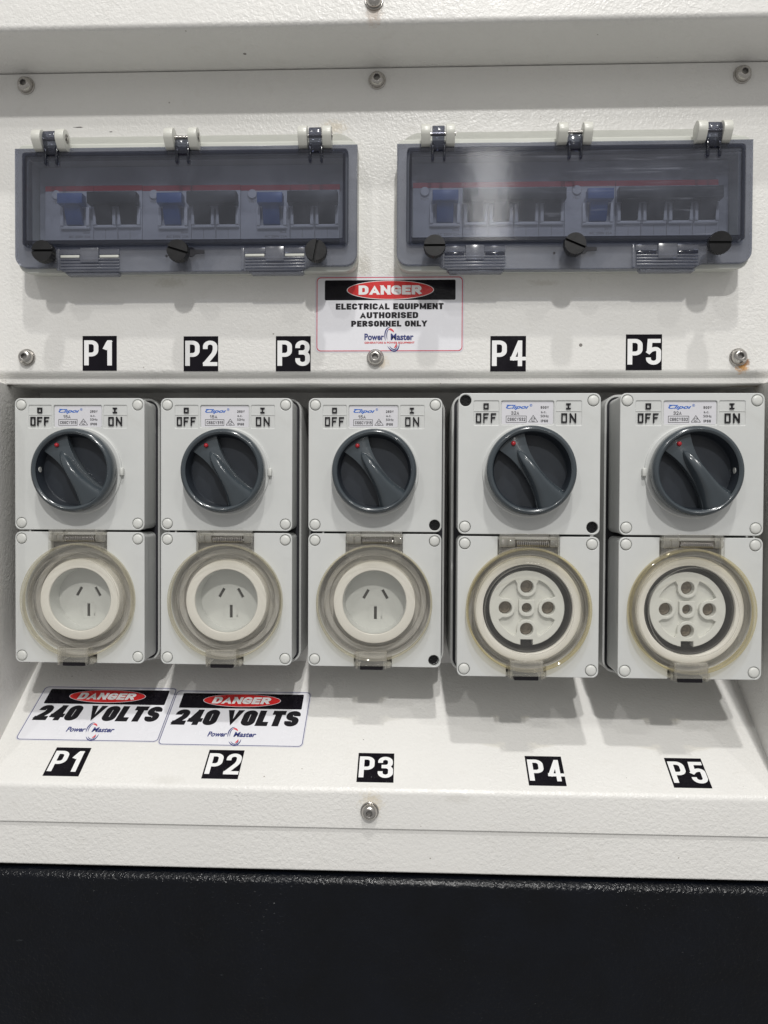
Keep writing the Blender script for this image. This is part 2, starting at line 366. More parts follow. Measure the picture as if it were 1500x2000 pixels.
def fillet(pts, R, n=7):
    closed = pts[-1] == 'c'
    P = [p for p in pts if p != 'c']; out = []
    m = len(P)
    for i, p in enumerate(P):
        if p[2] == 0 or (not closed and i in (0, m-1)): out.append(Vector(p[:2])); continue
        a = Vector(P[i-1][:2]); b = Vector(p[:2]); c = Vector(P[(i+1) % m][:2])
        d1 = a-b; d2 = c-b
        r = min(R*p[2], d1.length*(.5 if (P[i-1][2] and (closed or i > 1)) else .95), d2.length*(.5 if (P[(i+1) % m][2] and (closed or i < m-2)) else .95))
        s_, e_ = b+d1.normalized()*r, b+d2.normalized()*r
        for k in range(n+1):
            t = k/n*PI/2; w1, w2 = 1-math.sin(t), 1-math.cos(t)
            out.append(b + (s_-b)*w1*1.0 + (e_-b)*w2*1.0)
    q = [out[0]]
    for v in out[1:]:
        if (v-q[-1]).length > 1e-4: q.append(v)
    if closed and (q[0]-q[-1]).length < 1e-4: q.pop()
    return q, closed
def heavy(body, x0, x1, z0, z1, y, w, k=1.0, gap=.3, shear=0, space=.5, narrow=1.0):
    """lettering in the stroke alphabet, fitted to a box; w stroke width, k how much wider upright strokes are than level ones"""
    THIN = {'V': .9, 'A': .9, 'M': .88, 'N': .9, 'W': .8, '4': .9, 'Y': .85}
    w_full = w
    rel = {'V': 1.12, 'A': 1.08, 'I': 0, 'M': 1.25, 'W': 1.4, '1': .72, ' ': space, 'L': .88, 'E': .9, 'T': .95}
    H_ = z1-z0; gp = gap*w
    tot = sum(rel.get(c, 1) for c in body)
    fixed = sum(w for c in body if c == 'I') + gp*(len(body)-1)
    Wd = ((x1-x0)/k-fixed)/tot
    b = MB(); cx = 0; lev = 0
    for ch in body:
        cw = w_full if ch == 'I' else Wd*rel.get(ch, 1)
        w = w_full*THIN.get(ch, 1)
        for path in GL.get(ch, []):
            pp = [(cx+w/2+p[0]*(cw-w), w/2+p[1]*(H_-w), p[2]) if p != 'c' else p for p in path]
            q, closed = fillet(pp, min(cw-w, H_-w)*.5 if cw > w else 0)
            nq = len(q); L = []; Rr = []
            for i, v in enumerate(q):
                a = q[i-1] if (i or closed) else None; c = q[(i+1) % nq] if (i < nq-1 or closed) else None
                d1 = (v-a).normalized() if a is not None else None; d2 = (c-v).normalized() if c is not None else None
                if d1 is None: d1 = d2
                if d2 is None: d2 = d1
                n1 = Vector((-d1.y, d1.x)); n2 = Vector((-d2.y, d2.x)); mm = n1+n2
                if mm.length < .2: mm = n1
                mm.normalize(); ml = w/2/max(.42, mm.dot(n1))
                vv = v.copy()
                if not closed and i == 0 and len(q) > 1: vv = v - d2*w*.5*(1 if abs(d2.x) < .05 or abs(d2.y) < .05 or True else 0)*(.98 if path[0][:2] != (1, .68) else 0)*(0 if ch in 'CGS2356' and abs(d2.y) > .9 else 1)
                if not closed and i == nq-1: vv = v + d1*w*.5*(0 if ch in 'CGS35' and abs(d1.y) > .9 else 1)
                pl_, pr_ = vv+mm*ml, vv-mm*ml
                if not closed and i in (0, nq-1) and ch in 'AVMNWY' and abs((d2 if i == 0 else d1).y) > .3:   # cut diagonal ends level
                    dd = d2 if i == 0 else d1; bound = H_ if vv.y > H_*.7 else (0 if vv.y < H_*.3 else None)
                    if bound is not None: pl_ = pl_+dd*((bound-pl_.y)/dd.y); pr_ = pr_+dd*((bound-pr_.y)/dd.y)
                L.append(pl_); Rr.append(pr_)
            lo, hi = 0, H_
            cl = lambda p: (min(max(p.x, cx-(.3*w)), cx+cw+.3*w), min(max(p.y, lo), hi))
            yy = y-lev*.004; lev = (lev+1) % 5
            vs = [(*cl(p),) for p in L]+[(*cl(p),) for p in Rr]
            vs = [(x0+(vx+shear*(vz-H_/2))*k, yy, z0+vz) for vx, vz in vs]
            fs = [(i, (i+1) % nq, (i+1) % nq+nq, i+nq) for i in range(nq if closed else nq-1)]
            b.add(vs, fs)
        cx += cw+gp
    return b

CACHE = {}
def part(name, key, build, mat, parent, loc=(0, 0, 0), rot=None, **kw):
    k = (key, mat)
    if key is None or k not in CACHE:
        me = build().mesh(name, **kw); me.materials.append(M_[mat])
        if key is not None: CACHE[k] = me
    else: me = CACHE[k]
    o = bpy.data.objects.new(name, me); C.objects.link(o)
    if parent: o.parent = parent
    o.location = tuple(x*MM for x in loc)
    if rot: o.rotation_euler = rot
    return o
def thing(name, label, cat, loc=(0, 0, 0), rot=(0, 0, 0), group=None):
    o = bpy.data.objects.new(name, None); C.objects.link(o); o.empty_display_size = .02
    o.location = tuple(x*MM for x in loc); o.rotation_euler = rot
    o['label'] = label; o['category'] = cat
    if group: o['group'] = group
    return o

# ================================================================== THE CABINET
cab = thing('generator_cabinet', 'white powder coated steel cabinet front with recessed socket bay and sloped shelf', 'cabinet')
XL, XR = -345, 310
def arc(cy_, cz_, r, a0, a1, n=6): return [(cy_+r*math.cos(a0+(a1-a0)*i/n), cz_+r*math.sin(a0+(a1-a0)*i/n)) for i in range(n+1)]
# header: overhanging front above the panel
part('header_panel', None, lambda: MB().xprof([(20, 380), (-48, 380)] + arc(-44.5, 308, 3.5, PI, 1.42*PI) + [(-38, 304.4), (20, 303.25)], XL, XR), 'paint', cab, smooth=40)
# upper panel with rolled lower edge
part('upper_panel', None, lambda: MB().xprof([(20, 302.7), (0, 302.7)] + arc(4, 92, 4, PI, 1.5*PI) + [(4.6, 88), (4.9, 87.3), (5.2, 86.6), (5.2, 82.6), (5.8, 82), (20, 82.3)], XL, XR), 'paint', cab, smooth=40)
def bay():
    b = MB()
    b.xprof([(20.2, 82.4), (68, 84.6), (74, 84.6), (74, 90), (20.2, 90)], -306, 254)
    return b
part('bay_soffit', None, bay, 'paint', cab, smooth=0)
part('bay_back_panel', None, lambda: MB().box(-306, 254, 68, 74, -140, 84.5), 'paint', cab, smooth=0)
for sgn, xb, xf in ((-1, -303.2, -292), (1, 251.5, 239.5)):
    def cheek():
        o = 12*sgn
        q = [(70, 89), (20.1, 89), (20.1, 82.0), (-46, 82.1), (-46, -205), (70, -205)]
        def xx(y): return xf+(xb-xf)*(y+46)/116
        v = [(xx(y), y, z) for y, z in q] + [(xx(y)+o, y, z) for y, z in q]
        return MB().add(v, [tuple(range(6)), tuple(range(11, 5, -1))] + [(i, i+6, (i+1) % 6+6, (i+1) % 6) for i in range(6)])
    part('bay_side_panel', None, cheek, 'paint', cab, smooth=0)
# sloped shelf, its rolled front lip
sl = (-131.0+190.8)/(68+35.6)
def shelf():
    top = [(68, -130.9)]
    n_ = math.hypot(1, sl); ang = math.atan2(-sl, -1)     # direction down the slope
    # tangent fillet radius 5 between slope and vertical front at y=-40
    r = 5.0; yf = -40.0
    zs = lambda y: -130.9 + sl*(y-68)
    nrm = (-sl/n_, 1/n_)                                   # outward normal of slope (y,z)
    cyy = yf + r; czz = zs(cyy) + sl*0 - r*n_
    a0 = math.atan2(nrm[1], nrm[0]); pts = arc(cyy, czz, r, a0, PI, 8)
    p = top + pts + [(-40, -218.6), (-39.2, -219.3), (-36, -219.3), (-30, -205), (68, -150)]
    return MB().xprof(p, XL, XR)
shelf_part = part('sloped_shelf', None, shelf, 'paint', cab, smooth=40)
part('lower_panel', None, lambda: MB().xprof([(-38.2, -214), (-38.2, -247.6)] + arc(-37, -247.6, 1.2, PI, 1.5*PI, 4) + [(-10, -248.8), (-10, -214)], XL, XR), 'paint', cab, smooth=40)
base = part('base_panel', None, lambda: MB().xprof([(40, -253.2), (-37, -251.2)] + arc(-37, -257.2, 6, .5*PI, PI, 8) + [(-43, -420), (40, -420)], XL, XR), 'black', None, smooth=40)
base['label'] = 'black textured steel base panel below the white cabinet'; base['category'] = 'panel'
gapo = part('shadow_gap_fill', None, lambda: MB().box(XL+1, XR-1, -30, 39, -253, -248.9), 'gasket', cab, smooth=0)  # black strip standing in for the shade inside the open gap

# ================================================================== BOLTS
def bolt(x, y, z, label, rotz=0.0, drop=0):
    t = thing('bolt', label, 'bolt', (x, y, z), group='hex socket bolts holding the cabinet panels')
    part('washer', 'washer', lambda: MB().lathe([(2.5, -.1), (6.1, -.1), (6.1, -1.1), (5.8, -1.4), (2.5, -1.4)], 36), 'steel', t)
    def head():
        b = MB(); pr = [(5.1, -1.4), (5.3, -2.0), (5.15, -3.1), (4.75, -4.1), (4.1, -5.0), (3.3, -5.6), (2.75, -5.75), (2.35, -5.7)]
        n = 36; b.lathe(pr, n)
        return b
    h = part('head', 'bhead', head, 'steel', t)
    def hexa():
        b = MB(); n = 36
        rim = [(2.35*math.cos(2*PI*i/n), -5.7, 2.35*math.sin(2*PI*i/n)) for i in range(n)]
        def hx(a, R=2.2):
            k = (a % (PI/3)) - PI/6; return R*math.cos(PI/6)/math.cos(k)
        inn = [(hx(2*PI*i/n)*math.cos(2*PI*i/n), -5.55, hx(2*PI*i/n)*math.sin(2*PI*i/n)) for i in range(n)]
        dp = [(p[0]*.97, -3.6, p[2]*.97) for p in inn]
        b.loft([rim, inn, dp], cap0=False, cap1=True)
        return b
    part('hex_socket', 'bhex', hexa, 'hexin', h, rot=(0, rotz, 0))
    return t
bolt(-27.0, -48, 318.8, 'stainless bolt on the overhanging header, cut by the top of the photo', .2)
bolt(-278.7, 0, 294.3, 'stainless bolt above the left smoked cover, top left corner of the panel', .3)
bolt(-27.3, 0, 294.0, 'stainless bolt just under the header in the middle of the panel', .1)
bolt(225.1, 0, 294.0, 'stainless bolt above the right smoked cover, top right corner of the panel', .5)
bolt(-278.8, 0, 100.4, 'stainless bolt left of the upper P1 sticker', .4)
bolt(-27.6, 0, 99.6, 'stainless bolt at the bottom edge of the electrical equipment danger sticker', .25)
bolt(224.8, 0, 99.6, 'stainless bolt with an orange rust stain, right of the upper P5 sticker', .15)
bolt(-28.0, -40, -206.8, 'stainless bolt in the front lip below the sloped shelf', .35)

# ================================================================== SWITCHED SOCKET UNITS
H = 94.0          # height and width of one cover
def c_cut(r, cz):
    """the two halves of the socket cover either side of the round opening (local z 0 at cover top)"""
    zt, zb, xl, xr = -.7, -.7-H, -H/2, H/2
    out = []
    for s, st, sb in ((-1, 20.3, 14.2), (1, 19.8, 12.4)):
        a0 = math.acos(st/r); a1 = math.acos(sb/r)
        pts = [(st, zt)]
        # arc from the top slot down to the bottom slot on the outer side
        for i in range(33):
            a = a0 - (a0+a1)*i/32
            pts.append((r*math.cos(a), cz+r*math.sin(a)))
        pts += [(sb, zb)]
        rr = 4.0
        pts += [(xr-rr+rr*math.cos(a), zb+rr+rr*math.sin(a)) for a in [-.5*PI+.5*PI*i/6 for i in range(7)]]
        pts += [(xr-rr+rr*math.cos(a), zt-rr+rr*math.sin(a)) for a in [.5*PI*i/6 for i in range(7)]]
        if s < 0: pts = [(-x, z) for x, z in pts][::-1]
        out.append(pts)
    return out
CAPS = [(-H/2+4.7, -4.9), (H/2-4.9, -4.9), (-H/2+4.7, -H+4.9), (H/2-4.9, -H+4.9)]   # from the cover's own top
def glyphs_mark(which):
    X = lambda v: v-H/2
    top = .7+H
    Z = lambda v: top-v
    L = []
    a, b_, c, d = X(17.0), X(19.6), Z(7.2), Z(10.2)
    i0, i1 = X(71.6), X(73.8)
    t, bt, md = Z(13.8), Z(19.2), Z(16.3)
    def O(x, w): return [(x, t, x+w, t), (x+w, t, x+w, bt), (x+w, bt, x, bt), (x, bt, x, t)]
    if which == 'circle': L = [(a, c, b_, c), (b_, c, b_, d), (b_, d, a, d), (a, d, a, c)]
    if which == 'line': L = [(i0, c, i1, c), (i0, d, i1, d), ((i0+i1)/2, c, (i0+i1)/2, d)]
    if which == 'off':
        L = O(X(12.0), 2.7)
        for x in (16.9, 21.9): L += [(X(x), t, X(x), bt), (X(x), t, X(x)+2.7, t), (X(x), md, X(x)+2.1, md)]
    if which == 'on':
        n0, n1 = X(74.0), X(77.4)
        L = O(X(68.5), 2.9) + [(n0, t, n0, bt), (n1, t, n1, bt), (n0, t, n1, bt)]
    b = MB()
    for k_, l_ in enumerate(L):
        q = strokes([l_], .85, -.45-.004*(k_ % 4), 1.05); b.add(q.v, q.f)
    return b

def unit(x, kind, label, caps_off=(), seed=0):
    big = kind == '32'
    Y = -30 if big else -5
    cd = 32 if big else 27                   # depth of the covers
    t = thing('switched_socket', label, 'socket', (x, Y, -24.0), group='switched sockets in the cabinet bay')
    top = .7+H
    # mounting box behind, with its raised rim
    def mbox():
        b = MB(); o = 3.0
        outer = rrect(-H/2-o, H/2+o, -top-o, top+o, 9, 8); inner = rrect(-H/2-1.3, H/2+1.3, -top-1.3, top+1.3, 7, 8)
        rings = []
        for pl, y in ((outer, 68-Y), (outer, cd-1.6), ([(a*.996, c*.998) for a, c in outer], cd-2.2), ([(a*1.004, c*1.002) for a, c in inner], cd-2.2), (inner, cd-1.6), (inner, cd+6)):
            rings.append([(a, y, c) for a, c in pl])
        b.loft(rings, cap0=True, cap1=False); return b
    part('mounting_box', 'mbox'+kind, mbox, 'plate2', t)
    part('gasket', 'gask'+kind, lambda: MB().prism(rrect(-H/2-1.2, H/2+1.2, -top-1.2, top+1.2, 7, 8), cd-.9, cd+5), 'gasket', t)
    # ---------------- switch cover
    def swc():
        fr = [rrect(-H/2, H/2, .7, top, 4, 6)]
        for cx, cz in CAPS: fr.append(circ(cx, top+cz, 3.85, 28))
        rec = [rrect(-36.8, -20.2, top-21.3, top-5.1, .8, 3), rrect(-18.6, 16.2, top-20.9, top-5.1, 1.0, 3), rrect(17.6, 34.4, top-21.3, top-5.1, .8, 3)]
        b = shape(fr+rec, 0, 1.3, .45, 2)
        bk = shape([rrect(-H/2+.35, H/2-.35, 1.05, top-.35, 4, 6)] + [circ(cx, top+cz, 3.85, 28) for cx, cz in CAPS], 1.0, 3.4)
        b.add(bk.v, bk.f)
        r0 = rrect(-H/2+.15, H/2-.15, .85, top-.15, 4.2, 6); r1 = rrect(-H/2+.55, H/2-.55, 1.25, top-.55, 4, 6); ri = rrect(-H/2+3, H/2-3, 4, top-3, 3, 6); rj = rrect(-H/2+.55, H/2-.55, 1.25, top-.55, 3.9, 6)
        b.loft([[(a, 1.4, c) for a, c in r0], [(a, 8.6, c) for a, c in r0], [(a, 9.2, c) for a, c in r1], [(a, cd, c) for a, c in r1], [(a, cd, c) for a, c in ri], [(a, 3.5, c) for a, c in ri], [(a, 3.45, c) for a, c in rj], [(a, 1.4, c) for a, c in rj]], close=True)
        # thin bar dividing the two marking fields
        for xa, xb in ((-36.9, -20.1), (17.5, 34.5)): b.box(xa, xb, .22, 1.1, top-12.1, top-11.5); b.box(xa, xb, .5, 1.1, top-21.4, top-5.0)
        return b
    sw = part('switch_cover', 'swc'+kind, swc, 'plate', t, smooth=30)
    for nm, wh in (('off_symbol', 'circle'), ('on_symbol', 'line'), ('off_lettering', 'off'), ('on_lettering', 'on')): part(nm, 'mk'+wh, lambda: glyphs_mark(wh), 'ink', sw, smooth=0)
    def cap(mb=None):
        return MB().lathe([(3.5, 2.6), (3.5, .1), (3.35, -.25), (2.8, -.6), (1.8, -.85), (0, -.95)], 28)
    def screwhole(): 
        b = MB(); b.lathe([(0, 2.9), (3.84, 2.9), (3.84, 3.3), (0, 3.3)], 24)
        for k in range(6):
            a = k*PI/3; b.prism([(2.6*math.cos(a+.16), 2.6*math.sin(a+.16)), (1.1*math.cos(a+.3), 1.1*math.sin(a+.3)), (1.1*math.cos(a-.3), 1.1*math.sin(a-.3)), (2.6*math.cos(a-.16), 2.6*math.sin(a-.16))], 2.0, 2.95)
        b.lathe([(3.3, 2.9), (3.3, 1.9), (2.8, 1.9), (2.8, 2.9)], 24)
        return b
    def put_caps(par, z0, tag):
        for i, (cx, cz) in enumerate(CAPS):
            if tag+str(i) in caps_off: part('cover_screw', 'cscrew', screwhole, 'bscrew', par, (cx, 0, z0+cz))
            else: part('screw_cap', 'cap', cap, 'capm', par, (cx, 0, z0+cz), rot=(random.uniform(-.03, .03), 0, random.uniform(-.03, .03)))
    put_caps(sw, top, 's')
    # ---------------- rating label
    lx, lz = -18.6, top-5.1                    # its top left corner
    rl = part('rating_label', 'rlab', lambda: MB().prism(rrect(-18.2, 15.8, top-20.5, top-5.5, .8, 3), .86, .99), 'lab', t, smooth=0)
    X = lambda v: v-H/2
    Z = lambda v: top-v
    def rt():
        b = MB(); y = .80
        a, v, mdl = ('15A', '250V', 'C66CV315') if not big else ('32A', '500V', 'C66CV532')
        for s_, x0, x1, z0, z1, bo in ((a, 35.0, 40.3, 12.0, 14.3, .12), (mdl, 32.7, 44.5, 16.2, 18.4, .12), (v, 54.5, 59.9, 8.6, 10.3, .14), ('a.c.', 54.7, 58.3, 12.0, 13.2, .14), ('50Hz', 54.5, 59.9, 14.3, 16.0, .14), ('IP66', 54.7, 59.4, 17.5, 19.3, .14)):
            q = text(s_, X(x0), X(x1), Z(z1), Z(z0), y, .1) if s_ in ('a.c.', '50Hz') else heavy(s_, X(x0), X(x1), Z(z1), Z(z0), y, .36, 1, .9)
            b.add(q.v, q.f)
        q = strokes([(X(31.7), Z(15.1), X(45.1), Z(15.1)), (X(45.1), Z(15.1), X(45.1), Z(19.3)), (X(45.1), Z(19.3), X(31.7), Z(19.3)), (X(31.7), Z(19.3), X(31.7), Z(15.1)),
                     (X(49.6), Z(14.7), X(52.6), Z(18.9)), (X(52.6), Z(19.1), X(46.7), Z(19.1)), (X(46.7), Z(18.9), X(49.6), Z(14.7))], .28, .78, .87)
        b.add(q.v, q.f)
        # compliance mark: a small arc and tick within the triangle
        pts = [(X(49.65)+1.25*math.cos(k), Z(17.6)+1.25*math.sin(k)) for k in [.3+i*.42 for i in range(14)]]
        q = strokes([(p[0], p[1], r[0], r[1]) for p, r in zip(pts, pts[1:])] + [(X(49.0), Z(17.5), X(49.6), Z(18.1)), (X(49.6), Z(18.1), X(50.7), Z(16.8))], .22, .78, .87)
        b.add(q.v, q.f)
        return b
    part('lettering', 'rt'+kind, rt, 'ink', rl, smooth=0)
    def logo():
        b = MB(); y = .79
        q = text('Cl\u0131po\u0131', X(31.6), X(46.6), Z(11.1), Z(7.7), y, .28, .42); b.add(q.v, q.f)
        b.prism([(X(31.9), Z(7.6)), (X(32.3), Z(8.25)), (X(37.6), Z(8.05)), (X(37.4), Z(7.75))], .78, .87)
        q = text('\u00ae', X(47.2), X(49.0), Z(8.9), Z(7.1), y, .05); b.add(q.v, q.f)
        return b
    part('logo', 'logo', logo, 'cblue', rl, smooth=0)
    # ---------------- rotary knob
    kz = 42.9; kr = 29.4
    part('knob_collar', 'kcol', lambda: MB().lathe([(31.0, .1), (31.0, -1.2), (30.3, -1.8), (24, -1.8)], 64, cz=kz), 'plate', t)
    def lug():
        return MB().box(-1.4, 1.4, -3.6, .2, -2.8, 2.8)
    if seed: part('collar_lug', 'klug', lug, 'capm', t, (31.4 if not big else -31.4, 0, kz-.5), bevel=.9)
    kn = part('knob', 'knob', lambda: MB().lathe([(24.6, -2.2), (27.4, -2.2), (28.6, -3.2), (29.2, -6), (29.4, -9), (29.3, -11.5), (28.8, -13.2), (27.9, -14.2), (26.9, -14.6), (25.9, -14.2), (25.3, -13.4), (25.5, -12.6), (25.9, -9), (26, -2.2)], 96, cz=kz), 'knob', t)
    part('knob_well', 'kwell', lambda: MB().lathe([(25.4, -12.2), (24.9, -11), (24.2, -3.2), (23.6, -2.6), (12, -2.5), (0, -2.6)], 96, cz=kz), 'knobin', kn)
    K = Matrix.Rotation(math.radians(-124), 3, 'Y')      # local u axis (x) turned to the red dot
    def place(u, v): # u towards the dot, v to its right
        ca, sa = math.cos(math.radians(124)), math.sin(math.radians(124))
        return (u*ca + v*sa, kz + u*sa - v*ca)
    def bow():
        sc = .965
        half = [(25.2, 10.9), (22, 9.6), (18, 8.1), (14, 6.9), (9, 6.0), (4, 5.6), (-3, 5.6), (-9, 6.2), (-15, 7.6), (-20, 9.4), (-25.0, 11.6)]
        pl = [place(u*sc, v*sc) for u, v in half] + [place(-24.9*sc*1.0, 0)] + [place(u*sc, -v*sc) for u, v in half[::-1]] + [place(26.6*sc, 0)]
        b = MB(); b.prism(pl, -9.8, -2.4); return b
    part('indicator_plate', 'bow', bow, 'knob', kn, bevel=.35)
    def ridge():
        # cross sections along u: half width, crest height, rounded top
        secs = [(16.4, .35, 10.2), (15.2, 1.5, 11.6), (13, 2.6, 13.4), (10, 3.5, 15.2), (6, 4.25, 17.0), (1, 4.8, 18.2), (-4, 5.4, 18.4), (-9, 6.2, 17.9), (-14, 7.4, 17.0), (-19, 9.1, 15.9), (-23, 10.8, 15.1), (-26.2, 12.2, 14.4)]
        rings = []
        for u, w, h in secs:
            ring = []
            for k in range(13):
                a = k/12
                v = -1 + 2*a
                # flat-topped section with a crest on the right hand side
                prof = (1-abs(v)**4.5)
                yy = 9.5 + (h-9.5)*prof*(1 + .06*v)
                if k == 0 or k == 12: yy = 9.0
                lim = 1.0
                if u < -24: lim = .93
                x_, z_ = place(u*.98, v*w*.965*lim)
                ring.append((x_, -yy, z_))
            ring.append((*[place(u*.98, w*.9)[0]], -6, place(u*.98, w*.9)[1])); ring.append((place(u*.98, -w*.9)[0], -6, place(u*.98, -w*.9)[1]))
            rings.append(ring)
        return MB().loft(rings)
    part('grip', 'ridge', ridge, 'knob', kn, smooth=50)
    dx, dz = place(21.2, 0.2)
    part('indicator_dot', 'dot', lambda: MB().lathe([(1.55, -9.6), (1.5, -10.6), (1.15, -11.3), (.6, -11.6), (0, -11.7)], 20), 'red', kn, (dx, 0, dz))
    # small moulded hole in the knob's side wall
    if seed in (1, 3): part('padlock_hole', 'phole', lambda: MB().lathe([(0, -.5), (2.0, -.5), (2.1, .8), (1.4, .8), (1.3, .1), (0, .1)], 20), 'capm', kn, (-24.9 if not big else 24.9, -8, kz+.5), rot=(0, 0, PI/2 if not big else -PI/2))
    # ---------------- socket cover
    r_open = 40.2 if big else 39.4
    cz = -.7-48.5
    def sc():
        b = shape([], 0, 1) if False else MB()
        for pl in c_cut(r_open, cz):
            caps = [circ(cx, -.7+c_, 3.85, 28) for cx, c_ in CAPS if (cx > 0) == (pl[0][0] > 0 and max(p[0] for p in pl) > 40)]
            q = shape([pl]+caps, 0, 3.2, .45, 2); b.add(q.v, q.f)
        r0 = rrect(-H/2+.15, H/2-.15, -top+.15, -.85, 4.2, 6); r1 = rrect(-H/2+.55, H/2-.55, -top+.55, -1.25, 4, 6); ri = rrect(-H/2+2.2, H/2-2.2, -top+2.2, -2.9, 3, 6)
        b.loft([[(a, 2.4, c) for a, c in r0], [(a, 8.6, c) for a, c in r0], [(a, 9.2, c) for a, c in r1], [(a, cd, c) for a, c in r1], [(a, cd, c) for a, c in ri], [(a, 2.4, c) for a, c in ri]], close=True)
        return b
    so = part('socket_cover', 'soc'+kind, sc, 'plate', t, smooth=30)
    put_caps(so, -.7, 'p')
    wd = 12.0
    part('socket_well', 'well'+kind, lambda: shape([rrect(-44.4, 44.4, -top+2.4, -3.1, 3, 4), circ(0, cz, 30 if big else 24, 64)], wd, wd+2), 'well', so, smooth=0)
    part('well_wall', 'wwall'+kind, lambda: MB().lathe([(r_open+1.4, wd), (r_open+1.4, 2.8), (r_open+.1, 2.8), (r_open-.4, wd)], 64, cz=cz), 'well', so)
    # ---------------- the socket itself
    if not big:
        ring = part('socket_ring', 'ring15', lambda: MB().lathe([(29.4, wd), (29.1, 1.2), (28.7, .3), (28.0, 0), (23.0, 0), (22.6, .3), (22.5, 1.4), (23.2, 1.5), (23.4, 16)], 80, cz=cz), 'ring', t)
        part('inner_sleeve', 'sleeve', lambda: MB().lathe([(22.45, 1.2), (22.2, 1.0), (21.9, 15.4), (21.9, 17.5), (22.9, 17.5), (22.9, 1.6)], 80, cz=cz), 'face', ring)
        part('ring_shoulder', 'shoul', lambda: MB().lathe([(37.2, wd), (36.9, 9.4), (36.4, 8.9), (33.4, 8.9), (32.9, 9.4), (32.6, wd)], 80, cz=cz), 'well', ring)
        face = part('socket_face', 'face15', lambda: shape([circ(0, cz, 22.6, 64), *[[(px+dx_*ca-dz_*sa, pz+dx_*sa+dz_*ca) for dx_, dz_ in ((-w/2, -h/2), (w/2, -h/2), (w/2, h/2), (-w/2, h/2))]
                      for px, pz, w, h, an in ((-6.9, cz+4.0, 2.0, 7.4, -.52), (6.9, cz+4.0, 2.0, 7.4, .52), (0, cz-9.6, 2.1, 9.4, 0)) for ca, sa in ((math.cos(an), math.sin(an)),)]], 15.2, 17, .15), 'face', t, smooth=30)
        for px, pz, w, h, an in ((-6.9, cz+4.0, 2.1, 7.5, .52), (6.9, cz+4.0, 2.1, 7.5, -.52), (0, cz-9.6, 2.2, 9.5, 0)):
            part('pin_slot', 'slot%g' % h, lambda: MB().box(-w/2, w/2, 16.6, 18.4, -h/2, h/2), 'slot', face, (px, 0, pz), rot=(0, an, 0), smooth=0)
        def emb():
            b = strokes([(-4.6, cz-3.9, 4.6, cz-3.9), (-4.6, cz-15.4, 4.6, cz-15.4)], .25, 15.05, 15.3)
            for s_, xx in (('240V 15A', -5.2), ('MK.6L', 4.6)):
                q = text(s_, -4.2, 4.2, -.8, .8, 15.12, .05)
                b.add([(xx+z_, y_, cz-9.7+x_) for x_, y_, z_ in q.v], q.f)
            return b
        part('embossed_lettering', 'emb15', emb, 'face', face, smooth=0)
    else:
        ring = part('socket_ring', 'ring32', lambda: MB().lathe([(36.0, wd), (35.6, .8), (35.2, .3), (34.6, 0), (30.6, 0), (30.0, .3), (29.8, 1.0), (29.5, 14)], 80, cz=cz), 'ring', t)
        part('ring_liner', 'liner', lambda: MB().lathe([(29.45, 2.4), (29.0, 2.0), (28.4, 2.4), (28.1, 14.8), (25.5, 14.8), (25.4, 16)], 80, cz=cz), 'slot', ring)
        def core():
            out = circ(0, cz, 25.2, 72)
            # keyway notch at the bottom
            out = [(x, z) for x, z in out if not (abs(x) < 4.1 and z < cz)]
            k = [i for i, (x, z) in enumerate(out) if z < cz and x > 0][0]
            low = [p for p in out]; low.sort(key=lambda p: math.atan2(p[1]-cz, p[0]) % (2*PI))
            pts = []
            for i, p in enumerate(low):
                pts.append(p)
                nx = low[(i+1) % len(low)]
                if p[0] < -3.5 and nx[0] > 3.5 and p[1] < cz:
                    pts += [(-4.1, cz-24.9), (-4.1, cz-21.2), (4.1, cz-21.2), (4.1, cz-24.9)]
            holes = [circ(0, cz+14.4, 4.45, 28), circ(-14.4, cz, 4.45, 28), circ(14.4, cz, 4.45, 28), circ(0, cz-14.4, 4.45, 28), circ(0, cz, 3.4, 24)]
            b = shape([pts]+holes, 7.4, 12, .25, 1)
            # raised layer: rim and bosses round one sunken field, and the centre boss standing in it
            R_ = 20.4; field = []
            for q in range(4):
                a0 = q*PI/2
                bx, bz = 14.4*math.cos(a0), cz+14.4*math.sin(a0)
                for i in range(11):
                    la = a0-math.radians(75)-math.radians(210)*i/10
                    field.append((bx+6.7*math.cos(la), bz+6.7*math.sin(la)))
                for i in range(9):
                    a = a0+math.radians(23)+math.radians(44)*i/8; field.append((R_*math.cos(a), cz+R_*math.sin(a)))
            field = field[:]
            boss_c = rrect(-5.3, 5.3, cz-5.6, cz+5.6, (4.6, 4.6, .6, .6), 6)
            t2 = shape([pts]+holes[:4]+[field], 4.4, 7.6, .45, 2); b.add(t2.v, t2.f)
            t3 = shape([boss_c, holes[4]], 4.6, 7.6, .35, 2); b.add(t3.v, t3.f)
            return b
        cr = part('socket_core', 'core32', core, 'face32', t, smooth=30)
        for i, (px, pz, r) in enumerate(((0, cz+14.4, 4.5), (-14.4, cz, 4.5), (14.4, cz, 4.5), (0, cz-14.4, 4.5), (0, cz, 3.45))):
            part('contact', 'cont%g' % r, lambda: MB().lathe([(r, 12), (r, 10.2), (r*.82, 9.6), (r*.72, 9.8), (r*.45, 11.4), (0, 11.6)], 24), 'brass', cr, (px, 0, pz))
    # ---------------- clear flap with hinge, spring and latch
    fr_ = 41.4 if big else 40.7
    rw = 1.6 if big else 1.3
    czf = cz
    def flap():
        b = MB()
        b.lathe([(0, -6.6), (26.5, -6.6), (27.2, -7.2), (30.0, -7.2), (30.6, -6.6), (fr_-rw-.1, -6.4), (fr_-rw-.1, -5.2), (0, -5.2)], 96, cz=czf)
        return b
    fl = part('flap', 'flap'+kind, flap, 'pc', t)
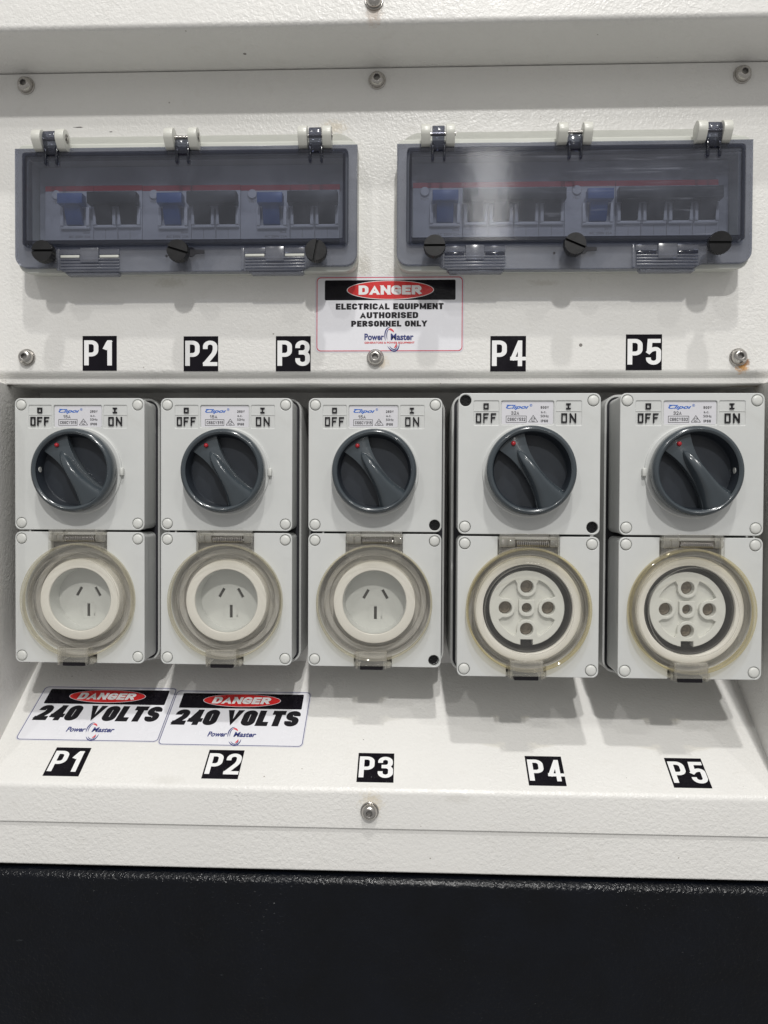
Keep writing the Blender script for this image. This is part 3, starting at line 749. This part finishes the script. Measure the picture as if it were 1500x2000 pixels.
    part('flap_rim', 'frim'+kind, lambda: MB().lathe([(fr_-rw, -6.5), (fr_-rw*.6, -6.9), (fr_-.3, -6.5), (fr_, -5.6), (fr_, -.5), (fr_-rw*.5, -.2), (fr_-rw+.1, -.5), (fr_-rw, -5.0)], 96, cz=czf), 'pc_y' if big else 'pc_r', fl)
    for rr_, ww_ in (((30.4, .45), (33.9, .4)) if not big else ((29.0, .4), (36.9, .45))):
        part('moulded_step', 'fstep%g' % rr_, lambda: MB().lathe([(rr_, -6.5), (rr_, -7.1), (rr_+ww_, -7.1), (rr_+ww_, -6.5)], 96, cz=czf), 'pc_l', fl)
    part('inner_rib', 'frib'+kind, lambda: MB().lathe([(fr_-5.2, -5.2), (fr_-5.4, .2), (fr_-6.2, .2), (fr_-6.4, -5.2)], 96, cz=czf), 'pc', fl)
    def neck():
        b = MB(); zz = czf+math.sqrt(fr_**2-20**2)
        b.add([(-19.8, -5.9, -8), (19.6, -5.9, -8), (19.6, -5.9, zz-3), (17, -5.9, czf+30.5), (-17, -5.9, czf+30.5), (-19.8, -5.9, zz-3)] +
              [(-19.8, -4.2, -8), (19.6, -4.2, -8), (19.6, -4.2, zz-3), (17, -4.2, czf+30.5), (-17, -4.2, czf+30.5), (-19.8, -4.2, zz-3)],
              [(0, 1, 2, 3, 4, 5), (11, 10, 9, 8, 7, 6)] + [(i, i+6, (i+1) % 6+6, (i+1) % 6) for i in range(6)])
        b.box(-19.9, -18.2, -6.4, 4, zz-1, 0.2); b.box(18.0, 19.8, -6.4, 4, zz-1, 0.2)
        return b
    part('hinge_neck', 'neck'+kind, neck, 'pc', fl, bevel=.25)
    def barrel():
        b = MB()
        for x0, x1 in ((-19.6, -14.4), (-14.0, -9.4), (13.6, 19.4)):
            b.lathe([(0, x0), (2.9, x0), (3.1, x0+.3), (3.1, x1-.3), (2.9, x1), (0, x1)], 24, cz=-4.6, axis='X', o=-3.0)
        b.box(-9.2, 13.4, -2.4, -1.4, -2.4, 1.2); b.box(-19.4, -9.4, -6.0, 2, -1.6, .9); b.box(13.6, 19.2, -6.0, 2, -1.6, .9)
        return b
    part('hinge_barrel', 'barrel', barrel, 'pc_l', fl, bevel=.15)
    def spring():
        pts = []; turns = 17
        for i in range(turns*12+1):
            a = 2*PI*i/12; pts.append((-8.4+21.2*i/(turns*12), -3.9+2.1*math.cos(a), -5.0+2.1*math.sin(a)))
        b = MB()
        rings = []
        for i, p in enumerate(pts):
            p = Vector(p); a = 2*PI*i/12; rad = Vector((0, math.cos(a), math.sin(a))); ax = Vector((1, 0, 0))
            rings.append([tuple(p+(rad*math.cos(k*PI/2.5)+ax*math.sin(k*PI/2.5))*.42) for k in range(5)])
        b.loft(rings)
        return b
    part('hinge_spring', 'spring', spring, 'steel', fl)
    def latch():
        b = MB(); z0 = -top
        b.box(-12.4, 9.2, -8.6, -7.2, z0+2.2, z0+12.0)
        b.box(-12.4, -10.9, -8.6, 2, z0+.4, z0+12.0); b.box(7.7, 9.2, -8.6, 2, z0+.4, z0+12.0)
        b.box(-12.4, 9.2, -8.6, -5.6, z0+11.0, z0+12.2); b.box(-10.6, 7.4, -7.2, -6.2, z0+2.2, z0+3.2)
        b.box(-13.2, -12.4, -5, 2, z0+.3, z0+6.4); b.box(9.2, 11.8, -5, 2, z0+.3, z0+4.5)
        return b
    part('latch', 'latch'+kind, latch, 'pc_l', fl, bevel=.2)
    part('latch_clip', 'clip', lambda: MB().box(-9.6, 6.4, -6.6, 5, -top-.9, -top+3.2), 'ink', fl, bevel=.5)
    # small bridge pins between the two covers
    part('joining_pin', 'jpin', lambda: MB().box(-.5, .5, 1, 6, -1.2, 1.2), 'plate2', t, (-36.5 if not big else 41.5, 0, 0), smooth=0)
    return t
unit(-238.6, '15', 'leftmost grey switched socket, under the upper P1 sticker', seed=1)
unit(-132.8, '15', 'second grey switched socket from the left, above the lower P2 sticker', seed=2)
unit(-27.3, '15', 'middle grey switched socket, screw caps missing at both lower right corners', caps_off=('s3', 'p3'))
unit(76.6, '32', 'grey 32 amp socket, screw caps missing at its switch top left and lower right', caps_off=('s0', 's3'))
unit(183.3, '32', 'rightmost grey 32 amp switched socket, all its screw caps in place', seed=3)

# ================================================================== BREAKER ENCLOSURES
def enclosure(x, label, mat, angs, outs, seed):
    t = thing('breaker_enclosure', label, 'enclosure', (x, 0, 199.5), group='smoked breaker enclosures')
    def eb():
        w = 118.0
        o0 = rrect(-w, w, -41, 58, (9, 9, 16, 16), 8); o1 = rrect(-w, w, -43, 50, (9, 9, 12, 12), 8); o2 = rrect(-w, w, -44.3, 44.6, (9, 9, 4, 4), 8); o3 = rrect(-w+.6, w-.6, -43.8, 43.9, (8.4, 8.4, 3.5, 3.5), 8)
        i0 = rrect(-110, 110, -26, 35.5, 3, 8); 
        L = [(o0, 0), (o1, -9), (o2, -17.6), (o3, -18.2), (i0, -18.2), (i0, -1.0)]
        return MB().loft([[(a, y, c) for a, c in pl] for pl, y in L], cap0=False, cap1=True)
    part('enclosure_base', 'ebase', eb, 'ebase', t, smooth=35)
    def inn():
        return shape([rrect(-109.6, 109.6, -25.6, 35.1, 2, 4)], -3.4, -1.2)
    part('inner_plate', 'einner', inn, 'inner', t, smooth=30)
    # smoked lid
    def lid():
        b = MB(); w = 118.4
        ol = [(-w, 40.6), (-w, -33)] + [(-w+8-8*math.cos(a), -33-8*math.sin(a)) for a in [PI/2*i/6 for i in range(1, 7)]] + [(-90, -41), (-84, -44.3), (80, -44.3), (86, -41.2)]
        ol += [(w-8+8*math.sin(a), -33-8*math.cos(a)) for a in [PI/2*i/6 for i in range(0, 7)]] + [(w, 40.6)]
        hole = rrect(-111.5, 112.2, -27.2, 36.4, 2.5, 6)
        q = shape([ol, hole[::-1]], -21.8, -19.4, .5, 2); b.add(q.v, q.f)
        # outer skirt
        n = len(ol)
        ins = [(a*.993, (c-0)*.985) for a, c in ol]
        b.loft([[(a, -21.0, c) for a, c in ol], [(a, -14.6, c) for a, c in ol], [(a, -14.6, c) for a, c in ins], [(a, -20.4, c) for a, c in ins]], close=True)
        return b
    ld = part('lid_frame', 'lidf'+mat, lid, 'smoke_f', t, smooth=35)
    ld.data.materials[0] = M_['smoke_f']
    def wall():
        A = [rrect(-111.5-d, 112.2+d, -27.2-d, 36.4+d, 2.5+d if d > -2 else 1, 6) for d in (0, 0, -.8, -3.2, -3.2, -1.8, -1.8)]
        ys = (-14.5, -25.2, -26.0, -26.0, -24.6, -24.0, -14.5)
        return MB().loft([[(a, y, c) for a, c in pl] for pl, y in zip(A, ys)], close=True)
    part('window_wall', 'wwal', wall, 'smoke_d', ld, smooth=35)
    part('window_pane', 'wpane'+mat, lambda: MB().prism(rrect(-108.6, 109.3, -24.3, 33.5, 1.5, 4), -25.9, -24.3), mat, ld, smooth=0)
    # latch tabs with ribs, with steps and slots
    for hx in (-65.5, 62.5):
        def tab():
            b = MB()
            b.box(-21, -6.5, -22.6, -21.6, -32.6, -28.4); b.box(6.5, 20.5, -22.6, -21.6, -32.6, -28.4)
            b.box(-6.3, 6.3, -23.6, -21.7, -38.0, -28.2)
            for k in range(4): b.box(-20.5, 20.5, -23.1, -21.6, -36.4-k*2.05, -35.3-k*2.05)
            b.box(-23.2, -21.2, -22.8, -21.6, -43.5, -28.2)
            return b
        tb = part('latch_tab', 'tab', tab, 'smoke_f', ld, (hx, 0, 0), bevel=.25)
        part('latch_foot', 'tfoot', lambda: MB().prism([(-18.5, -44.2), (18.5, -44.2), (19.6, -45.0), (18, -46.2), (-16.5, -46.2)], -20.5, -15), 'smoke_f', tb, bevel=.4)
        for sx0 in (-13.8, 13.5):
            part('latch_slot', 'tslot', lambda: MB().box(-6.6, 6.6, -22.9, -21.7, -.9, .9), 'ebase' if seed == 0 else 'smoke_d', tb, (sx0, 0, -34.0), bevel=.3)
    # keyhole slot and pilot hole
    kx = 12.5 if seed == 0 else 14.6
    part('keyhole', 'khole', lambda: shape([[(3.2*math.cos(a), 3.2*math.sin(a)) for a in [PI*.15+(1.7*PI)*i/18 for i in range(19)]] + [(9.3, -1.0), (9.3, 1.3)]], -22.05, -21.0), 'gasket', ld, (kx-8+(0 if seed == 0 else 0), 0, -31.3), smooth=0)
    part('pilot_hole', 'pilot', lambda: MB().lathe([(0, -22.0), (.8, -22.0), (.8, -21)], 14), 'gasket', ld, (-12.4, 0, -33.8))
    # hinges
    for i, hx in enumerate((-90.4, .2, 90.8)):
        def lugs():
            b = MB()
            for x0, x1 in ((-11.8, -5.6), (4.6, 10.6)):
                # side profile (y,z): a rounded tongue running down onto the base
                pr = [(-26+6.0*math.cos(a), .2+6.0*math.sin(a)) for a in [PI*1.15-PI*1.25*k/14 for k in range(15)]]
                pr += [(-14, -3), (-12, -9.2), (-19.5, -9.2), (-27.5, -7.2)]
                b.xprof(pr, x0, x1)
            return b
        hg = part('hinge', 'hlug', lugs, 'lug', t, (hx, 0, 44.6), bevel=.5)
        part('hinge_pin', 'hpin', lambda: MB().lathe([(0, -11.4), (1.25, -11.4), (1.25, 11.2), (0, 11.2)], 14, axis='X', o=-26), 'steel', hg)
        part('pin_recess', 'hrec', lambda: MB().lathe([(0, 10.4), (3.0, 10.4), (3.0, 10.75), (2.2, 10.75), (2.2, 10.62), (0, 10.62)], 16, axis='X', o=-26), 'hexin', hg)
        def arm():
            b = MB()
            if i == 1:
                b.box(-4.9, 4.2, -27.8, -20, -11.5, -2.0)
            else:
                pr = [(-26+4.9*math.cos(a), .2+4.9*math.sin(a)) for a in [PI*1.1-PI*1.25*k/14 for k in range(15)]] + [(-21.5, -4), (-21.5, -11), (-27.4, -11)]
                b.xprof(pr, -4.4, 3.8)
            b.box(-4.9, -3.1, -27.6, -22, -17.0, -6); b.box(2.9, 4.5, -27.6, -22, -17.0, -6)
            return b
        part('hinge_arm', 'harm%d' % (i == 1), arm, 'smoke_d', hg, bevel=.4)
    # three black slotted plastic screws
    for (sx_, sz_, an, out_, tilt) in zip((-93.0, -1.0, 91.8), (-33.8, -34.0, -34.4) if seed == 0 else (-32.3, -31.7, -31.8), angs, outs, ((.0, 0), (.0, 0), (.0, 0)) if seed == 0 else ((0, 0), (0, 0), (.16, -.10))):
        def sc_():
            r = 7.0; n = 40; b = MB()
            # head with a slot cut across it
            th = [2*PI*k/n for k in range(n)]
            hw = .75
            for sgn in (1, -1):
                pl = []
                a0 = math.asin(hw/r)
                for k in range(21):
                    a = a0+(PI-2*a0)*k/20; pl.append((r*math.cos(a), sgn*r*math.sin(a)))
                b.prism(pl if sgn > 0 else pl[::-1], -8.4, -5.6)
            b.lathe([(0, -5.9), (r, -5.9), (r, -2.2), (5.6, -1.6), (5.2, 0), (0, 0)], n)
            for k in range(24):
                a = 2*PI*k/24; c_, s_ = math.cos(a), math.sin(a)
                b.prism([((r-.2)*c_-.35*s_, (r-.2)*s_+.35*c_), ((r-.2)*c_+.35*s_, (r-.2)*s_-.35*c_), ((r+.35)*c_, (r+.35)*s_)], -7.4, -2.4)
            return b
        sw_ = part('lid_screw', 'lscrew', sc_, 'bscrew', t, (sx_, -22-out_, sz_), rot=(tilt[0], an, tilt[1]), smooth=30)
        part('screw_shank', 'lshank', lambda: MB().lathe([(0, -2), (3.4, -2), (3.4, 10), (3.8, 12), (3.8, 16), (0, 16)], 20), 'bscrew', sw_)
    return t
enclosure(-157.8, 'left smoked breaker enclosure, above the P1, P2 and P3 stickers, its lid nearly unscratched', 'smoke', (0.0, .30, -1.38), (5, 5, 4), 0)
enclosure(105.9, 'right smoked breaker enclosure, above the P4 and P5 stickers, its lid window scratched', 'smoke_s', (0.0, .40, .04), (5, 5, 9), 1)

# ---------------- breakers behind the lids
MOD = 17.42
def rcd(x, z, label):
    t = thing('circuit_breaker', label, 'circuit breaker', (x, -8, z), group='breakers with blue toggles')
    W2 = 2*MOD
    part('body', 'rcdb', lambda: MB().box(.15, W2-.15, 0, 6.5, -18.6, 15.6), 'brk', t, bevel=.25)
    part('stripe', 'rcds', lambda: MB().box(.15, W2-.15, .2, 6.5, 15.7, 19.4), 'stripe', t, smooth=0)
    part('test_button', 'rcdt', lambda: MB().lathe([(3.3, .1), (3.3, -.8), (2.9, -1.4), (0, -1.5)], 28), 'brk2', t, (8.4, 0, 12.8))
    def cr():
        b = MB(); b.box(11.9, 14.4, -3.2, .1, -9.8, 3.4); b.box(30.4, 32.9, -3.2, .1, -9.8, 3.4); b.box(11.9, 32.9, -2.2, .1, -11.6, -9.4); return b
    part('toggle_cradle', 'rcdc', cr, 'brk2', t, bevel=.6)
    def tg():
        b = MB(); b.box(13.6, 31.2, -11.0, -3.4, 3.0, 10.2)
        b.add([(16.6, -8, 3.1), (28.2, -8, 3.1), (28.2, -2.8, -9.0), (16.6, -2.8, -9.0), (16.6, .05, 3.1), (28.2, .05, 3.1), (28.2, .05, -9.0), (16.6, .05, -9.0)], [(0, 1, 2, 3), (4, 7, 6, 5), (0, 4, 5, 1), (1, 5, 6, 2), (2, 6, 7, 3), (3, 7, 4, 0)])
        return b
    part('toggle', 'rcdg', tg, 'tblue', t, bevel=.5)
    def pr():
        b = MB()
        for s_, x0, x1, z0, z1 in (('30mA', 27.5, 32.5, -14.4, -12.8), ('AC 250V 25A', 17, 32.8, -17.4, -15.6), ('TEST', 5.5, 11.5, 7.0, 8.6)):
            q = text(s_, x0, x1, z0, z1, -.06, .1); b.add(q.v, q.f)
        return b
    part('lettering', 'rcdl', pr, 'hexin', t, smooth=0)
def mcb(x, z, poles, label, grp):
    t = thing('circuit_breaker', label, 'circuit breaker', (x, -8, z), group=grp)
    Wt = poles*MOD
    for k in range(poles):
        part('pole_module', 'mod', lambda: MB().box(.15, MOD-.15, 0, 6.5, -18.6, 15.6), 'brk', t, (k*MOD, 0, 0), bevel=.25)
        def cr():
            b = MB()
            for s in (0, 1):
                x0 = .7 if s == 0 else MOD-3.0
                b.box(x0, x0+2.3, -3.2, .1, -9.2, 3.0)
            b.box(.7, MOD-.7, -2.2, .1, -10.8, -8.8); return b
        part('toggle_cradle', 'mcc', cr, 'brk2', t, (k*MOD, 0, 0), bevel=.5)
        def tg():
            return MB().add([(3.2, -8, 3.3), (14.2, -8, 3.3), (14.2, -2.8, -8.4), (3.2, -2.8, -8.4), (3.2, .05, 3.3), (14.2, .05, 3.3), (14.2, .05, -8.4), (3.2, .05, -8.4)], [(0, 1, 2, 3), (4, 7, 6, 5), (0, 4, 5, 1), (1, 5, 6, 2), (2, 6, 7, 3), (3, 7, 4, 0)])
        part('toggle', 'mct', tg, 'tblack', t, (k*MOD, 0, 0), bevel=.4)
    part('stripe', 'mcs%d' % poles, lambda: MB().box(.15, Wt-.15, .2, 6.5, 15.7, 19.4), 'stripe', t, smooth=0)
    part('toggle_bar', 'mcbar%d' % poles, lambda: MB().box(-.4, Wt-.6, -11.2, -3.6, 3.0, 11.0), 'tblack', t, bevel=.6)
    part('label_line', 'mcl%d' % poles, lambda: strokes([(k*MOD/2, -18.4, k*MOD/2, -11.6) for k in range(1, 2*poles)] + [(k*MOD/2, 11.4, k*MOD/2, 15.4) for k in range(1, 2*poles)], .22, -.05, .05), 'hexin', t, smooth=0)
zL, zR = 200.4, 200.0
for i, w in enumerate(('left', 'middle', 'right')):
    lb = ('blue toggle breaker at the far left inside the left smoked enclosure', 'blue toggle breaker in the middle of the left smoked enclosure', 'blue toggle breaker nearest the right end of the left smoked enclosure')[i]
    rcd(-261.6+i*4*MOD, zL-.4*i, lb)
    lb = ('black two pole breaker nearest the left end of the left smoked enclosure', 'black two pole breaker in the middle of the left smoked enclosure', 'black two pole breaker at the far right inside the left smoked enclosure')[i]
    mcb(-261.6+i*4*MOD+2*MOD, zL-.4*i, 2, lb, 'two pole breakers with black toggles')
for i in range(2):
    rcd(-1.9+i*6*MOD, zR, ('blue toggle breaker at the far left inside the right smoked enclosure', 'blue toggle breaker in the middle of the right smoked enclosure')[i])
    mcb(-1.9+i*6*MOD+2*MOD, zR, 4, ('black four pole breaker in the left half of the right smoked enclosure', 'black four pole breaker at the right end of the right smoked enclosure')[i], 'four pole breakers with black toggles')

# ================================================================== STICKERS
def logo_pm(cx, cz, s, t, it=0):
    """the two colour ring emblem with its name and line of small type; s = overall width"""
    k = s/36.5
    def fit(body, x0, x1, z0, z1, y, bo, sh=it): return text(body, cx+x0*k, cx+x1*k, cz+z0*k, cz+z1*k, y, bo, sh)
    def ring(a0, a1, rx, rz, w, tilt, n=16):
        o = []; i_ = []
        for j in range(n+1):
            a = a0+(a1-a0)*j/n; ww = w*math.sin(PI*min(max(j/n, .0), 1))**.6 + .02
            for lst, sg in ((o, .5), (i_, -.5)):
                x_ = (rx+ww*sg)*math.cos(a); z_ = (rz+ww*sg)*math.sin(a)
                lst.append((cx+(x_*math.cos(tilt)-z_*math.sin(tilt)+1.9)*k, cz+(x_*math.sin(tilt)+z_*math.cos(tilt)-.7)*k))
        return o+i_[::-1]
    def navy():
        b = MB()
        for q in (fit('Power', -18.2, -4.0, -1.2, 3.6, -.30, .30), fit('Master', .9, 17.4, -1.2, 3.6, -.30, .30)): b.add(q.v, q.f)
        tl = math.radians(15); R_ = math.radians
        for pl in (ring(R_(80), R_(178), 4.9, 9.0, .85, tl), ring(R_(88), R_(176), 3.5, 7.8, .65, tl), ring(R_(205), R_(335), 4.9, 8.6, 1.0, tl), ring(R_(212), R_(320), 3.6, 7.4, .7, tl)): b.prism(pl, -.30, -.20)
        return b
    part('logo_lettering', 'pmn%g' % s, navy, 'blue', t, smooth=0)
    def red():
        b = MB(); q = fit('GENERATORS & POWER EQUIPMENT', -18.2, 18.2, -3.9, -2.3, -.31, .28); b.add(q.v, q.f)
        tl = math.radians(15)
        b.prism(ring(math.radians(38), math.radians(100), 3.4, 7.6, 1.5, tl), -.32, -.22)
        b.prism(ring(math.radians(268), math.radians(325), 3.0, 6.0, 1.2, tl), -.32, -.22)
        return b
    part('logo_tagline', 'pmr%g' % s, red, 'lred', t, smooth=0)
def oval(cx, cz, a, b_): return circ(cx, cz, a, 64, b_)

# the big danger sticker between the enclosures
t = thing('danger_sticker', 'white danger sticker with red border reading electrical equipment authorised personnel only', 'sticker', (-17.9, 0, 130.5))
w, h = 52.6, 27.1
part('film', None, lambda: MB().prism(rrect(-w-.0, w, -h, h, 3.6, 8), -.12, -.02), 'lab', t, smooth=0)
part('backing', None, lambda: MB().prism(rrect(-w+.9, w-.9, -h+.9, h-.9, 3, 8), -.17, -.05), 'white', t, smooth=0)
part('border', None, lambda: shape([rrect(-w+1.0, w-1.0, -h+1.0, h-1.0, 3, 8), rrect(-w+1.55, w-1.55, -h+1.55, h-1.55, 2.6, 8)[::-1]], -.26, -.10), 'bred', t, smooth=0)
part('black_bar', None, lambda: MB().prism(rrect(-45.8, 46.6, 9.9, 24.0, 1.0, 4), -.22, -.10), 'inkgloss', t, smooth=0)
part('oval_rim', None, lambda: MB().prism(oval(.6, 16.95, 30.8, 6.7), -.27, -.12), 'letter', t, smooth=0)
part('red_oval', None, lambda: MB().prism(oval(.6, 16.95, 30.3, 6.3), -.32, -.14), 'dred', t, smooth=0)
part('danger_lettering', None, lambda: heavy('DANGER', -21.8, 22.6, 13.7, 20.2, -.37, 1.75, 1.45, .22), 'letter', t, smooth=0)
def el():
    b = MB()
    for s_, x0, x1, z0, z1 in (('ELECTRICAL EQUIPMENT', -38.0, 38.2, 3.3, 7.6), ('AUTHORISED', -20.8, 20.4, -2.9, 1.4), ('PERSONNEL ONLY', -27.0, 26.6, -8.8, -4.6)):
        q = heavy(s_, x0, x1, z0, z1, -.25, 1.12, 1.4, .3, space=.42); b.add(q.v, q.f)
    return b
part('lettering', None, el, 'ink', t, smooth=0)
logo_pm(0.2, -17.2, 35.6, t)

# P stickers on the upper panel
def psticker(x, z, s, where, rot=(0, 0, 0), y=0, w=12.45, skew=0, jit=(0, 0, 0)):
    t = thing('number_sticker', where, 'sticker', (x, y, z), rot=rot, group='black stickers with white P numbers')
    part('backing', 'pback', lambda: MB().prism(rrect(-w, w, -w, w, .15, 1), -.14, -.02), 'inkgloss', t, smooth=0)
    def tx():
        b = MB(); q = heavy('P', -11.3, -.9, -8.6, 9.3, -.22, 2.75, 1.22); b.add(q.v, q.f)
        q = heavy(s, (1.5 if s != '1' else 2.6), (11.9 if s != '1' else 10.0), -8.7, 9.3, -.22, 2.75, 1.22); b.add(q.v, q.f); return b
    part('lettering', 'ptext'+s, tx, 'letter', t, smooth=0)
for x, z, s, nb in ((-225.8, 103.4, '1', 'square P1 sticker on the upright panel above the leftmost switch'), (-152.4, 102.9, '2', 'square P2 sticker on the upright panel below the left enclosure'),
                (-86.1, 102.8, '3', 'square P3 sticker on the upright panel, left of the big danger sticker'), (65.8, 102.4, '4', 'square P4 sticker on the upright panel below the right enclosure'),
                (160.1, 103.2, '5', 'square P5 sticker on the upright panel, left of the rusty bolt')):
    psticker(x, z, s, nb)
# stickers on the sloped shelf
TH = -(PI/2-math.atan(sl))
def on_shelf(y, off=0.0): return -130.9+sl*(y-68)
for x, y, s, nb, rz in ((-239.3, -23.4, '1', 'P1 sticker on the sloped shelf, in front of the left 240 volts sticker', 0), (-130.1, -23.2, '2', 'P2 sticker on the sloped shelf, in front of the right 240 volts sticker', 0),
                  (-24.9, -23.6, '3', 'P3 sticker on the sloped shelf below the middle socket', 0), (90.1, -23.7, '4', 'P4 sticker on the sloped shelf below the fourth socket', 0), (185.4, -23.3, '5', 'P5 sticker on the sloped shelf near its right end', 0)):
    psticker(x, on_shelf(y), s, nb, rot=(TH, 0, rz), y=y)
def volts(x, y, label):
    t = thing('voltage_sticker', label, 'sticker', (x, y, on_shelf(y)), rot=(TH, 0, 0), group='240 volts danger stickers on the shelf')
    w, h = 51.5, 26.6
    part('film', 'vf', lambda: MB().prism(rrect(-w-.8, w+.8, -h-.8, h+.8, 3.6, 8), -.12, -.02), 'lab', t, smooth=0)
    part('backing', 'vb', lambda: MB().prism(rrect(-w, w, -h, h, 3, 8), -.17, -.05), 'white', t, smooth=0)
    part('border', 'vbo', lambda: shape([rrect(-w, w, -h, h, 3, 8), rrect(-w+.42, w-.42, -h+.42, h-.42, 2.7, 8)[::-1]], -.26, -.10), 'blue', t, smooth=0)
    part('black_bar', 'vbar', lambda: MB().prism(rrect(-46, 46.6, 8.9, 24.3, .9, 4), -.22, -.10), 'inkgloss', t, smooth=0)
    part('oval_rim', 'vor', lambda: MB().prism(oval(.3, 17.2, 29.6, 6.7), -.27, -.12), 'lab', t, smooth=0)
    part('red_oval', 'vro', lambda: MB().prism(oval(.3, 17.2, 29.1, 6.3), -.32, -.14), 'dred', t, smooth=0)
    part('danger_lettering', 'vdl', lambda: heavy('DANGER', -21.6, 22.0, 13.6, 20.6, -.37, 1.8, 1.4, .22, .14), 'letter', t, smooth=0)
    part('voltage_lettering', 'vvl', lambda: heavy('240 VOLTS', -46.6, 46.2, -8.0, 7.3, -.25, 4.1, 1.2, .2, .12, space=.36), 'ink', t, smooth=0)
    logo_pm(0.0, -17.6, 36.0, t, .18)
volts(-233.3, 16.2, '240 volts danger sticker on the shelf below the leftmost socket')
volts(-129.2, 14.2, '240 volts danger sticker on the shelf below the second socket')
print('objects', len(bpy.data.objects), 'tris', sum(len(o.data.loop_triangles) or sum(len(p.vertices)-2 for p in o.data.polygons) for o in bpy.data.objects if o.type == 'MESH'))
